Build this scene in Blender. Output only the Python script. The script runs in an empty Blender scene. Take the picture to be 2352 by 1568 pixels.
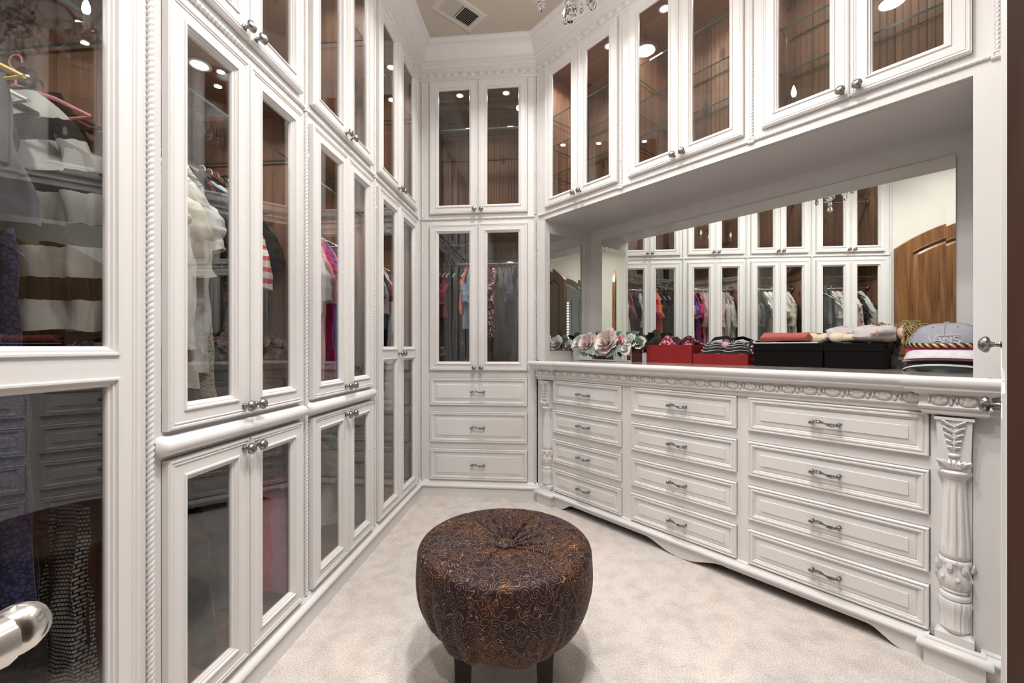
import bpy, bmesh, math, random
from mathutils import Vector, Matrix
from math import sin, cos, pi, radians

random.seed(7)
SC = bpy.context.scene
COL = SC.collection
Q2 = 2 ** .5

# ------------------------------------------------------------------ camera
cam_d = bpy.data.cameras.new('camera')
cam = bpy.data.objects.new('camera', cam_d)
COL.objects.link(cam)
cam.location = (0, 0, 1.10)
cam.rotation_euler = (radians(90), 0, radians(5.279))
cam_d.sensor_width = 36
cam_d.lens = 956.84 / 2352 * 36
cam_d.shift_y = 12.1 / 2352
cam_d.clip_start = 0.02
SC.camera = cam

# ------------------------------------------------------------------ world, exposure
world = bpy.data.worlds.new('sky')
SC.world = world
world.use_nodes = True
wb = world.node_tree.nodes['Background']
wb.inputs[0].default_value = (0.85, 0.93, 1.0, 1)
wb.inputs[1].default_value = 2.5
vs = SC.view_settings
vs.view_transform = 'Standard'
vs.look = 'None'
vs.gamma = 1
vs.use_curve_mapping = False
vs.exposure = 0.17
SC.cycles.max_bounces = 8
SC.cycles.diffuse_bounces = 3
SC.cycles.glossy_bounces = 5
SC.cycles.transmission_bounces = 6
SC.cycles.transparent_max_bounces = 24
SC.cycles.use_adaptive_sampling = True
SC.cycles.adaptive_threshold = .06
SC.cycles.sample_clamp_indirect = 6
SC.cycles.caustics_reflective = False
SC.cycles.caustics_refractive = False
CEIL = 3.31
K_CEIL = 14      # watts per ceiling downlight
K_CAB = 1.9      # watts per cabinet puck light
K_BULB = 320      # emission strength of the chandelier bulbs


def lamp(name, loc, watts, size, parent=None, color=(1, .975, .955), spread=170, rot=(0, 0, 0)):
    d = bpy.data.lights.new(name, 'AREA')
    d.shape = 'DISK'
    d.size = size
    d.energy = watts
    d.color = color
    d.spread = radians(spread)
    o = bpy.data.objects.new(name, d)
    COL.objects.link(o)
    o.location = loc
    o.rotation_euler = rot
    if parent:
        o.parent = parent
    return o


# ------------------------------------------------------------------ materials
def new_mat(name):
    m = bpy.data.materials.new(name)
    m.use_nodes = True
    nt = m.node_tree
    b = nt.nodes['Principled BSDF']
    return m, nt, b


def N(nt, t, **kw):
    n = nt.nodes.new(t)
    for k, v in kw.items():
        if k.startswith('i_'):
            n.inputs[k[2:].replace('_', ' ')].default_value = v
        else:
            setattr(n, k, v)
    return n


def L(nt, a, b):
    nt.links.new(a, b)


def math_n(nt, op, a, b=None, c=None, clamp=False):
    n = nt.nodes.new('ShaderNodeMath')
    n.operation = op
    n.use_clamp = clamp
    for i, v in enumerate((a, b, c)):
        if v is None:
            continue
        if isinstance(v, (int, float)):
            n.inputs[i].default_value = v
        else:
            L(nt, v, n.inputs[i])
    return n.outputs[0]


def ramp(nt, fac, stops, interp='LINEAR'):
    r = nt.nodes.new('ShaderNodeValToRGB')
    r.color_ramp.interpolation = interp
    e = r.color_ramp.elements
    while len(e) < len(stops):
        e.new(0.5)
    for el, (p, c) in zip(e, stops):
        el.position = p
        el.color = (*c, 1) if len(c) == 3 else c
    L(nt, fac, r.inputs[0])
    return r.outputs[0]


def bump(nt, h, b, strength=.3, dist=.01):
    n = nt.nodes.new('ShaderNodeBump')
    n.inputs['Strength'].default_value = strength
    n.inputs['Distance'].default_value = dist
    L(nt, h, n.inputs['Height'])
    L(nt, n.outputs[0], b.inputs['Normal'])


def plain(name, col, rough=.5, metal=0, spec=.5, noise=0, nscale=30, bmp=0, coat=0, sheen=0):
    m, nt, b = new_mat(name)
    b.inputs['Base Color'].default_value = (*col, 1)
    b.inputs['Roughness'].default_value = rough
    b.inputs['Metallic'].default_value = metal
    b.inputs['Specular IOR Level'].default_value = spec
    b.inputs['Coat Weight'].default_value = coat
    if sheen:
        b.inputs['Sheen Weight'].default_value = sheen
        b.inputs['Sheen Roughness'].default_value = .5
    if noise or bmp:
        tc = N(nt, 'ShaderNodeTexCoord')
        nz = N(nt, 'ShaderNodeTexNoise', i_Scale=nscale, i_Detail=2.0)
        L(nt, tc.outputs['Object'], nz.inputs['Vector'])
        if noise:
            d = tuple(max(0, c * (1 - noise)) for c in col)
            u = tuple(min(1, c * (1 + noise)) for c in col)
            L(nt, ramp(nt, nz.outputs['Fac'], [(.3, d), (.7, u)]), b.inputs['Base Color'])
        if bmp:
            bump(nt, nz.outputs['Fac'], b, bmp, .004)
    return m


M = {}
M['paint'] = plain('white_paint', (.715, .697, .682), .38)
M['wall'] = plain('cream_wall_paint', (.71, .675, .625), .7, noise=.03, nscale=2)
M['ceiling'] = plain('beige_ceiling_paint', (.54, .480, .410), .8, noise=.03, nscale=4)
M['vent'] = plain('vent_enamel', (.62, .565, .50), .5)
M['dark'] = plain('void_shade', (.02, .018, .016), .9)  # near-black colour standing in for shade inside the dresser and vent
M['nickel'] = plain('antique_nickel', (.30, .285, .27), .30, metal=1, noise=.6, nscale=160, bmp=.5)
M['chrome'] = plain('chrome', (.75, .75, .77), .08, metal=1)
M['satin'] = plain('satin_nickel', (.62, .60, .57), .22, metal=1)
M['blackwood'] = plain('black_wood', (.006, .005, .005), .45, spec=.25)
M['mirror'] = plain('mirror_silver', (.86, .90, .87), .0, metal=1)
M['can'] = plain('light_trim_white', (.8, .78, .76), .4)
M['socket'] = plain('socket_plastic', (.8, .78, .74), .4)


def emit(name, col, s):
    m, nt, b = new_mat(name)
    nt.nodes.remove(b)
    e = N(nt, 'ShaderNodeEmission')
    e.inputs[0].default_value = (*col, 1)
    e.inputs[1].default_value = s
    L(nt, e.outputs[0], nt.nodes['Material Output'].inputs[0])
    return m


M['lens'] = emit('lamp_lens', (1, .95, .90), 9)
M['lens'].cycles.emission_sampling = 'NONE'
M['bulb'] = emit('candle_bulb', (1, .95, .90), K_BULB)


def clear_glass(name, tint=(1, 1, 1), ior=1.52):
    m, nt, b = new_mat(name)
    nt.nodes.remove(b)
    geo = N(nt, 'ShaderNodeNewGeometry')
    io = math_n(nt, 'ADD', math_n(nt, 'MULTIPLY', geo.outputs['Backfacing'], 1 / ior - ior), ior)
    fr = N(nt, 'ShaderNodeFresnel')
    L(nt, io, fr.inputs['IOR'])
    tr = N(nt, 'ShaderNodeBsdfTransparent')
    tr.inputs[0].default_value = (*tint, 1)
    gl = N(nt, 'ShaderNodeBsdfGlossy')
    gl.inputs['Roughness'].default_value = 0
    mx = N(nt, 'ShaderNodeMixShader')
    L(nt, fr.outputs[0], mx.inputs[0])
    L(nt, tr.outputs[0], mx.inputs[1])
    L(nt, gl.outputs[0], mx.inputs[2])
    L(nt, mx.outputs[0], nt.nodes['Material Output'].inputs[0])
    return m


M['pane'] = clear_glass('clear_pane', (.93, .935, .93), 1.7)
M['shelfglass'] = clear_glass('shelf_glass', (.95, .975, .965))
M['glassedge'] = plain('glass_edge_green', (.02, .075, .075), .08, coat=.5)


def crystal_mat():
    m, nt, b = new_mat('crystal')
    b.inputs['Base Color'].default_value = (.97, .97, 1, 1)
    b.inputs['Roughness'].default_value = .0
    b.inputs['Transmission Weight'].default_value = 1
    b.inputs['IOR'].default_value = 1.55
    return m


M['crystal'] = crystal_mat()


def wood_mat(name, c0, c1, c2, knot=(.06, .02, .012), along='Z', rough=.5, scale=1.0, vary=.35, coat=0):
    m, nt, b = new_mat(name)
    tc = N(nt, 'ShaderNodeTexCoord')
    oi = N(nt, 'ShaderNodeObjectInfo')
    add = N(nt, 'ShaderNodeVectorMath', operation='ADD')
    comb = N(nt, 'ShaderNodeCombineXYZ')
    for k in range(3):
        L(nt, math_n(nt, 'MULTIPLY', oi.outputs['Random'], 17.0 + 9 * k), comb.inputs[k])
    L(nt, tc.outputs['Object'], add.inputs[0])
    L(nt, comb.outputs[0], add.inputs[1])
    mp = N(nt, 'ShaderNodeMapping')
    sc = {'Z': (26, 26, 1.6), 'X': (1.6, 26, 26), 'Y': (26, 1.6, 26)}[along]
    mp.inputs['Scale'].default_value = tuple(v * scale for v in sc)
    L(nt, add.outputs[0], mp.inputs[0])
    nz = N(nt, 'ShaderNodeTexNoise', i_Scale=1.0, i_Detail=6.0, i_Distortion=.6)
    L(nt, mp.outputs[0], nz.inputs['Vector'])
    colr = ramp(nt, nz.outputs['Fac'], [(.25, c0), (.5, c1), (.75, c2)])
    # knots
    mp2 = N(nt, 'ShaderNodeMapping')
    sk = {'Z': (7, 7, 3.2), 'X': (3.2, 7, 7), 'Y': (7, 3.2, 7)}[along]
    mp2.inputs['Scale'].default_value = sk
    L(nt, add.outputs[0], mp2.inputs[0])
    vo = N(nt, 'ShaderNodeTexVoronoi', i_Scale=1.0)
    L(nt, mp2.outputs[0], vo.inputs['Vector'])
    kf = ramp(nt, vo.outputs['Distance'], [(.0, (1, 1, 1)), (.09, (.8, .8, .8)), (.16, (0, 0, 0))])
    mk = N(nt, 'ShaderNodeMix', data_type='RGBA')
    L(nt, kf, mk.inputs[0])
    L(nt, colr, mk.inputs[6])
    mk.inputs[7].default_value = (*knot, 1)
    hs = N(nt, 'ShaderNodeHueSaturation')
    L(nt, mk.outputs[2], hs.inputs['Color'])
    L(nt, math_n(nt, 'ADD', math_n(nt, 'MULTIPLY', oi.outputs['Random'], vary), 1 - vary / 2), hs.inputs['Value'])
    L(nt, hs.outputs[0], b.inputs['Base Color'])
    b.inputs['Roughness'].default_value = rough
    b.inputs['Coat Weight'].default_value = coat
    bump(nt, nz.outputs['Fac'], b, .12, .003)
    return m


M['cedar'] = wood_mat('cedar_boards', (.19, .090, .055), (.30, .150, .092), (.42, .24, .155))
M['cedarH'] = wood_mat('cedar_ceiling', (.17, .08, .05), (.27, .135, .085), (.37, .21, .135), along='X')
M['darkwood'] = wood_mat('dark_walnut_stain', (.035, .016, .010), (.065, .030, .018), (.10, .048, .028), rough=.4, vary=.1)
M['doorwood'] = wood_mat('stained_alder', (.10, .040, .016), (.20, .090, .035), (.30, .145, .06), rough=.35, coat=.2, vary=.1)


def carpet_mat():
    m, nt, b = new_mat('cream_carpet')
    tc = N(nt, 'ShaderNodeTexCoord')
    n1 = N(nt, 'ShaderNodeTexNoise', i_Scale=2.6, i_Detail=5.0, i_Distortion=.8)
    n2 = N(nt, 'ShaderNodeTexNoise', i_Scale=210.0, i_Detail=3.0)
    n3 = N(nt, 'ShaderNodeTexNoise', i_Scale=14.0, i_Detail=6.0)
    for n in (n1, n2, n3):
        L(nt, tc.outputs['Object'], n.inputs['Vector'])
    base = ramp(nt, n1.outputs['Fac'], [(.30, (.66, .60, .56)), (.45, (.74, .675, .63)), (.60, (.79, .70, .64)), (.78, (.76, .63, .55))])
    mx = N(nt, 'ShaderNodeMix', data_type='RGBA', blend_type='MULTIPLY')
    mx.inputs[0].default_value = 1
    L(nt, base, mx.inputs[6])
    f = ramp(nt, n2.outputs['Fac'], [(.30, (.64, .625, .61)), (.60, (1.08, 1.08, 1.08))])
    L(nt, f, mx.inputs[7])
    mx2 = N(nt, 'ShaderNodeMix', data_type='RGBA', blend_type='MULTIPLY')
    mx2.inputs[0].default_value = .8
    L(nt, mx.outputs[2], mx2.inputs[6])
    L(nt, ramp(nt, n3.outputs['Fac'], [(.32, (.80, .785, .77)), (.58, (1, 1, 1))]), mx2.inputs[7])
    L(nt, mx2.outputs[2], b.inputs['Base Color'])
    b.inputs['Roughness'].default_value = .95
    b.inputs['Specular IOR Level'].default_value = .1
    b.inputs['Sheen Weight'].default_value = .25
    bump(nt, math_n(nt, 'ADD', n2.outputs['Fac'], math_n(nt, 'MULTIPLY', n3.outputs['Fac'], 1.5)), b, .7, .008)
    return m


M['carpet'] = carpet_mat()


def marble_mat():
    m, nt, b = new_mat('grey_brown_marble')
    tc = N(nt, 'ShaderNodeTexCoord')
    nz = N(nt, 'ShaderNodeTexNoise', i_Scale=5.0, i_Detail=8.0, i_Distortion=1.5)
    L(nt, tc.outputs['Object'], nz.inputs['Vector'])
    L(nt, ramp(nt, nz.outputs['Fac'], [(.3, (.23, .19, .165)), (.55, (.34, .295, .26)), (.62, (.5, .45, .41)), (.68, (.33, .28, .25))]), b.inputs['Base Color'])
    b.inputs['Roughness'].default_value = .12
    return m


M['marble'] = marble_mat()


def ottoman_mat(name, roughline=.5):
    """roses and leaves drawn in gold thread on dark plum velvet, in UV metres"""
    m, nt, b = new_mat(name)
    uv = N(nt, 'ShaderNodeUVMap')
    nzd = N(nt, 'ShaderNodeTexNoise', i_Scale=30.0, i_Detail=2.0)
    L(nt, uv.outputs[0], nzd.inputs['Vector'])
    off = N(nt, 'ShaderNodeVectorMath', operation='MULTIPLY_ADD')
    L(nt, nzd.outputs['Color'], off.inputs[0])
    off.inputs[1].default_value = (.012, .012, 0)
    L(nt, uv.outputs[0], off.inputs[2])
    sc = N(nt, 'ShaderNodeVectorMath', operation='SCALE')
    L(nt, off.outputs[0], sc.inputs[0])
    sc.inputs['Scale'].default_value = 1 / .058
    vo = N(nt, 'ShaderNodeTexVoronoi', voronoi_dimensions='2D', i_Scale=1.0, i_Randomness=.75)
    L(nt, sc.outputs[0], vo.inputs['Vector'])
    sub = N(nt, 'ShaderNodeVectorMath', operation='SUBTRACT')
    L(nt, sc.outputs[0], sub.inputs[0])
    L(nt, vo.outputs['Position'], sub.inputs[1])
    sep = N(nt, 'ShaderNodeSeparateXYZ')
    L(nt, sub.outputs[0], sep.inputs[0])
    ang = math_n(nt, 'ARCTAN2', sep.outputs[1], sep.outputs[0])
    r = vo.outputs['Distance']
    sp = math_n(nt, 'FRACT', math_n(nt, 'ADD', math_n(nt, 'MULTIPLY', r, 8.0), math_n(nt, 'MULTIPLY', ang, 1 / (2 * pi))))
    d1 = math_n(nt, 'ABSOLUTE', math_n(nt, 'SUBTRACT', sp, .5))
    line1 = math_n(nt, 'LESS_THAN', d1, .095)
    # leave gaps in the petals
    gap = math_n(nt, 'GREATER_THAN', math_n(nt, 'SINE', math_n(nt, 'ADD', math_n(nt, 'MULTIPLY', ang, 3.0), math_n(nt, 'MULTIPLY', r, 30.0))), -.72)
    line1 = math_n(nt, 'MULTIPLY', math_n(nt, 'MULTIPLY', line1, gap), math_n(nt, 'LESS_THAN', r, .36))
    # flowing leaf and stem outlines between the roses
    nl = N(nt, 'ShaderNodeTexNoise', noise_dimensions='2D', i_Scale=48.0, i_Detail=.0)
    L(nt, uv.outputs[0], nl.inputs['Vector'])
    o2 = N(nt, 'ShaderNodeVectorMath', operation='MULTIPLY_ADD')
    L(nt, nl.outputs['Color'], o2.inputs[0])
    o2.inputs[1].default_value = (.030, .030, 0)
    L(nt, uv.outputs[0], o2.inputs[2])
    s2 = N(nt, 'ShaderNodeVectorMath', operation='MULTIPLY')
    L(nt, o2.outputs[0], s2.inputs[0])
    s2.inputs[1].default_value = (1 / .027, 1 / .044, 1)
    v2 = N(nt, 'ShaderNodeTexVoronoi', voronoi_dimensions='2D', feature='DISTANCE_TO_EDGE', i_Scale=1.0, i_Randomness=1.0)
    L(nt, s2.outputs[0], v2.inputs['Vector'])
    line2 = math_n(nt, 'MULTIPLY', math_n(nt, 'LESS_THAN', math_n(nt, 'ABSOLUTE', math_n(nt, 'SUBTRACT', v2.outputs['Distance'], .11)), .024), math_n(nt, 'GREATER_THAN', r, .37))
    line = math_n(nt, 'MAXIMUM', line1, line2)
    nz = N(nt, 'ShaderNodeTexNoise', i_Scale=7.0, i_Detail=2.0)
    L(nt, uv.outputs[0], nz.inputs['Vector'])
    base = ramp(nt, nz.outputs['Fac'], [(.35, (.016, .007, .011)), (.52, (.017, .006, .006)), (.70, (.045, .014, .007))])
    thread = ramp(nt, nz.outputs['Fac'], [(.35, (.18, .12, .08)), (.65, (.26, .135, .055))])
    mx = N(nt, 'ShaderNodeMix', data_type='RGBA')
    L(nt, line, mx.inputs[0])
    L(nt, base, mx.inputs[6])
    L(nt, thread, mx.inputs[7])
    L(nt, mx.outputs[2], b.inputs['Base Color'])
    b.inputs['Roughness'].default_value = .60
    b.inputs['Specular IOR Level'].default_value = .22
    b.inputs['Sheen Weight'].default_value = .07
    b.inputs['Sheen Roughness'].default_value = .35
    b.inputs['Sheen Tint'].default_value = (.75, .50, .50, 1)
    bump(nt, line, b, .25, .002)
    return m


M['velvet'] = ottoman_mat('rose_velvet')


def cloth(name, col, kind='plain', col2=None, scale=1.0):
    m, nt, b = new_mat('cloth_' + name)
    b.inputs['Roughness'].default_value = .8
    b.inputs['Specular IOR Level'].default_value = .2
    b.inputs['Sheen Weight'].default_value = .15
    tc = N(nt, 'ShaderNodeTexCoord')
    nz = N(nt, 'ShaderNodeTexNoise', i_Scale=45.0, i_Detail=4.0)
    L(nt, tc.outputs['Object'], nz.inputs['Vector'])
    bump(nt, nz.outputs['Fac'], b, .3, .004)
    if kind == 'plain':
        d = tuple(c * .86 for c in col)
        L(nt, ramp(nt, nz.outputs['Fac'], [(.3, d), (.65, col)]), b.inputs['Base Color'])
    elif kind == 'stripe':        # horizontal bands along z
        sep = N(nt, 'ShaderNodeSeparateXYZ')
        L(nt, tc.outputs['Object'], sep.inputs[0])
        f = math_n(nt, 'FRACT', math_n(nt, 'ADD', math_n(nt, 'MULTIPLY', sep.outputs[2], scale), math_n(nt, 'MULTIPLY', nz.outputs['Fac'], .1)))
        k = math_n(nt, 'LESS_THAN', f, .42)
        mx = N(nt, 'ShaderNodeMix', data_type='RGBA')
        L(nt, k, mx.inputs[0])
        mx.inputs[6].default_value = (*col, 1)
        mx.inputs[7].default_value = (*col2, 1)
        L(nt, mx.outputs[2], b.inputs['Base Color'])
    elif kind == 'print':         # blotchy printed flowers
        vo = N(nt, 'ShaderNodeTexVoronoi', i_Scale=scale)
        n9 = N(nt, 'ShaderNodeTexNoise', i_Scale=scale * 1.3, i_Detail=2.0)
        L(nt, tc.outputs['Object'], n9.inputs['Vector'])
        v9 = N(nt, 'ShaderNodeVectorMath', operation='MULTIPLY_ADD')
        L(nt, n9.outputs['Color'], v9.inputs[0])
        v9.inputs[1].default_value = (1.1 / scale,) * 3
        L(nt, tc.outputs['Object'], v9.inputs[2])
        L(nt, v9.outputs[0], vo.inputs['Vector'])
        hs = N(nt, 'ShaderNodeHueSaturation')
        hs.inputs['Saturation'].default_value = 1.1
        L(nt, vo.outputs['Color'], hs.inputs['Color'])
        mx = N(nt, 'ShaderNodeMix', data_type='RGBA')
        L(nt, math_n(nt, 'LESS_THAN', vo.outputs['Distance'], .40), mx.inputs[0])
        mx.inputs[6].default_value = (*col, 1)
        if col2:
            mx.inputs[7].default_value = (*col2, 1)
        else:
            L(nt, hs.outputs[0], mx.inputs[7])
        L(nt, mx.outputs[2], b.inputs['Base Color'])
    elif kind == 'lace':
        vo = N(nt, 'ShaderNodeTexVoronoi', feature='DISTANCE_TO_EDGE', i_Scale=scale)
        L(nt, tc.outputs['Object'], vo.inputs['Vector'])
        L(nt, ramp(nt, vo.outputs['Distance'], [(.03, col), (.2, col2)]), b.inputs['Base Color'])
    elif kind == 'maze':          # stepped black line print
        br = N(nt, 'ShaderNodeTexBrick')
        br.inputs['Color1'].default_value = (*col, 1)
        br.inputs['Color2'].default_value = (*col, 1)
        br.inputs['Mortar'].default_value = (*col2, 1)
        br.inputs['Scale'].default_value = scale
        br.inputs['Mortar Size'].default_value = .045
        mp = N(nt, 'ShaderNodeMapping')
        mp.inputs['Rotation'].default_value = (radians(90), 0, radians(0))
        L(nt, tc.outputs['Object'], mp.inputs[0])
        L(nt, mp.outputs[0], br.inputs['Vector'])
        L(nt, br.outputs[0], b.inputs['Base Color'])
    return m


# ------------------------------------------------------------------ mesh builder
class MB:
    def __init__(s):
        s.v, s.f, s.m, s.uv = [], [], [], None

    def face(s, idx, m=0):
        s.f.append(tuple(idx))
        s.m.append(m)

    def box(s, x0, x1, y0, y1, z0, z1, m=0):
        b = len(s.v)
        s.v += [(x, y, z) for z in (z0, z1) for y in (y0, y1) for x in (x0, x1)]
        for q in ((0, 2, 3, 1), (4, 5, 7, 6), (0, 1, 5, 4), (2, 6, 7, 3), (0, 4, 6, 2), (1, 3, 7, 5)):
            s.face([b + i for i in q], m)
        return s

    def loft(s, rings, m=0, closed=True, cap0=False, cap1=False, flip=False):
        b = len(s.v)
        n = len(rings[0])
        for r in rings:
            s.v += [tuple(p) for p in r]
        for k in range(len(rings) - 1):
            for i in range(n if closed else n - 1):
                j = (i + 1) % n
                q = [b + k * n + i, b + k * n + j, b + (k + 1) * n + j, b + (k + 1) * n + i]
                s.face(q[::-1] if flip else q, m)
        if cap0:
            q = [b + i for i in range(n)]
            s.face(q if flip else q[::-1], m)
        if cap1:
            q = [b + (len(rings) - 1) * n + i for i in range(n)]
            s.face(q[::-1] if flip else q, m)
        return s

    def rect_frame(s, x0, x1, z0, z1, prof, cap=False, m=0):
        rings = [[(x0 + i, y, z0 + i), (x1 - i, y, z0 + i), (x1 - i, y, z1 - i), (x0 + i, y, z1 - i)] for i, y in prof]
        return s.loft(rings, m, cap1=cap)

    def lathe(s, prof, n=16, c=(0, 0, 0), axis='Z', m=0, mod=None):
        rings = []
        for r, z in prof:
            ring = []
            for i in range(n):
                a = 2 * pi * i / n
                rr = r * (mod(a, z) if mod else 1)
                p = (rr * cos(a), rr * sin(a), z)
                if axis == 'Y':          # points out along -y
                    p = (p[0], -p[2], p[1])
                elif axis == 'X':
                    p = (p[2], p[0], p[1])
                ring.append((p[0] + c[0], p[1] + c[1], p[2] + c[2]))
            rings.append(ring)
        return s.loft(rings, m, cap0=prof[0][0] > 1e-5, cap1=prof[-1][0] > 1e-5)

    def ball(s, c, rx, ry, rz, nu=8, nv=5, m=0):
        prof = [(max(sin(pi * k / nv), 1e-4), -cos(pi * k / nv)) for k in range(nv + 1)]
        rings = [[(c[0] + rx * r * cos(2 * pi * i / nu), c[1] + ry * r * sin(2 * pi * i / nu), c[2] + rz * z) for i in range(nu)] for r, z in prof]
        return s.loft(rings, m)

    def tube(s, pts, rad, n=8, m=0, caps=True, squash=1):
        P = [Vector(p) for p in pts]
        if not hasattr(rad, '__len__'):
            rad = [rad] * len(P)
        up = Vector((0, 0, 1))
        rings = []
        prev = None
        for k, p in enumerate(P):
            t = (P[min(k + 1, len(P) - 1)] - P[max(k - 1, 0)]).normalized()
            if prev is None:
                ref = up if abs(t.dot(up)) < .95 else Vector((1, 0, 0))
                u = t.cross(ref).normalized()
            else:
                u = (prev - t * prev.dot(t)).normalized()
            prev = u
            w = t.cross(u)
            rings.append([tuple(p + (u * cos(2 * pi * i / n) + w * sin(2 * pi * i / n) * squash) * rad[k]) for i in range(n)])
        return s.loft(rings, m, cap0=caps, cap1=caps)

    def prism(s, poly, y0, y1, m=0):
        """poly in x,z counter-clockwise seen from -y; extruded y0..y1"""
        b = len(s.v)
        n = len(poly)
        s.v += [(x, y0, z) for x, z in poly] + [(x, y1, z) for x, z in poly]
        s.face([b + i for i in range(n)], m)
        s.face([b + n + i for i in range(n)][::-1], m)
        for i in range(n):
            j = (i + 1) % n
            s.face((b + i, b + n + i, b + n + j, b + j), m)
        return s

    def xf(s, mat, start=0):
        for i in range(start, len(s.v)):
            s.v[i] = tuple(mat @ Vector(s.v[i]))
        return s

    def mesh(s, name, mats, smooth=35, fix=True):
        me = bpy.data.meshes.new(name)
        me.from_pydata(s.v, [], s.f)
        for mt in (mats if isinstance(mats, (list, tuple)) else [mats]):
            me.materials.append(M[mt] if isinstance(mt, str) else mt)
        if any(s.m):
            me.polygons.foreach_set('material_index', s.m)
        if s.uv:
            lay = me.uv_layers.new(name='UVMap')
            for lp in me.loops:
                lay.data[lp.index].uv = s.uv[lp.vertex_index]
        if fix:
            bm = bmesh.new()
            bm.from_mesh(me)
            bmesh.ops.recalc_face_normals(bm, faces=bm.faces)
            bm.to_mesh(me)
            bm.free()
        if smooth:
            me.polygons.foreach_set('use_smooth', [True] * len(me.polygons))
            me.set_sharp_from_angle(angle=radians(smooth))
        me.update()
        return me

    def build(s, name, mats, parent=None, loc=(0, 0, 0), rotz=0, smooth=35, fix=True):
        return put(name, s.mesh(name, mats, smooth, fix), parent, loc, rotz)


def put(name, me, parent=None, loc=(0, 0, 0), rotz=0, rot=None, scale=None):
    o = bpy.data.objects.new(name, me)
    COL.objects.link(o)
    o.location = loc
    o.rotation_euler = rot if rot else (0, 0, rotz)
    if scale:
        o.scale = scale
    if parent:
        o.parent = parent
    return o


def tag(o, label, cat, group=None):
    o['label'] = label
    o['category'] = cat
    if group:
        o['group'] = group
    return o


def thing(name, label, cat, loc=(0, 0, 0), rotz=0, group=None):
    o = bpy.data.objects.new(name, None)
    COL.objects.link(o)
    o.empty_display_size = .05
    o.location = loc
    o.rotation_euler = (0, 0, rotz)
    return tag(o, label, cat, group)


def struct(o, label=None, cat=None):
    o['kind'] = 'structure'
    if label:
        o['label'] = label
    if cat:
        o['category'] = cat
    return o


def copy_tree(o, parent=None):
    c = o.copy()
    COL.objects.link(c)
    c.parent = parent
    for ch in list(o.children):
        copy_tree(ch, c)
    return c


# frames of the three fitted walls: local x runs to the viewer's right, y goes into the wall
DL, YB, DR = .973, 3.03, 2.072
R_LEFT, R_BACK, R_RIGHT, R_RET = pi / 2, 0.0, -pi / 4, -3 * pi / 4


def on_left(y):                 # point of the left face at world y
    return (-DL, y, 0)


def on_right(s, d=0.0):         # s along the angled wall, d behind its face
    D = DR + d
    return ((D + s) / Q2, (D - s) / Q2, 0)


# ------------------------------------------------------------------ structure
PATH = [(-DL, .15), (-DL, YB), (DR * Q2 - YB, YB), ((DR - .0257) / Q2, (DR + .0257) / Q2), (.66, .696)]


def sweep(path, prof):
    """rings of (offset into the room, z) along a floor plan path with mitred corners; the room lies to the right"""
    rings = []
    n = len(path)
    for k, (x, y) in enumerate(path):
        def nrm(a, b):
            dx, dy = b[0] - a[0], b[1] - a[1]
            l = math.hypot(dx, dy)
            return dy / l, -dx / l
        if k == 0:
            nx, ny = nrm(path[0], path[1])
        elif k == n - 1:
            nx, ny = nrm(path[-2], path[-1])
        else:
            a, b = nrm(path[k - 1], path[k]), nrm(path[k], path[k + 1])
            d = 1 + a[0] * b[0] + a[1] * b[1]
            nx, ny = (a[0] + b[0]) / d, (a[1] + b[1]) / d
        rings.append([(x + nx * o, y + ny * o, z) for o, z in prof])
    return rings


fl = MB()
fl.box(-1.7, 2.6, -3.4, 3.8, -.05, 0)
struct(fl.build('floor', 'carpet', smooth=0), 'cream plush carpet with mottled pile covering the floor', 'carpet')
cl = MB()
cl.box(-1.7, 2.6, -3.4, 3.8, CEIL, CEIL + .05)
struct(cl.build('ceiling', 'ceiling', smooth=0), 'flat beige painted ceiling inside the crown moulding', 'ceiling')
w = MB(); w.box(-1.66, -1.60, .10, 3.75, 0, CEIL)
struct(w.build('wall_left', 'wall', smooth=0))
w = MB(); w.box(-1.6, .6, 3.69, 3.75, 0, CEIL)
struct(w.build('wall_back', 'wall', smooth=0))
w = MB(); w.box(-2.5, 0.3, .585, .64, 0, CEIL)
struct(w.build('wall_right', 'wall', loc=on_right(0), rotz=R_RIGHT, smooth=0))
w = MB(); w.box(-1.6, -DL, -1.25, .148, 0, CEIL)
struct(w.build('wall_entry', 'wall', smooth=0), 'cream wall beside the left wardrobes, seen in the mirror', 'wall')
# entry side behind the camera: a wall with an arched opening towards a room with a window
ax0, ax1, ah, ar = .05, .95, 1.95, .45
poly = [(-DL, 0), (ax0, 0)] + [(ax0, ah)] + [((ax0 + ax1) / 2 - ar * cos(pi * k / 12), ah + .36 * sin(pi * k / 12)) for k in range(1, 12)] + [(ax1, ah), (ax1, 0), (1.35, 0), (1.35, CEIL), (-DL, CEIL)]
w = MB()
nP = len(poly)
w.v = [(x, -1.25, z) for x, z in poly] + [(x, -1.37, z) for x, z in poly]
bmw = bmesh.new()
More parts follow.
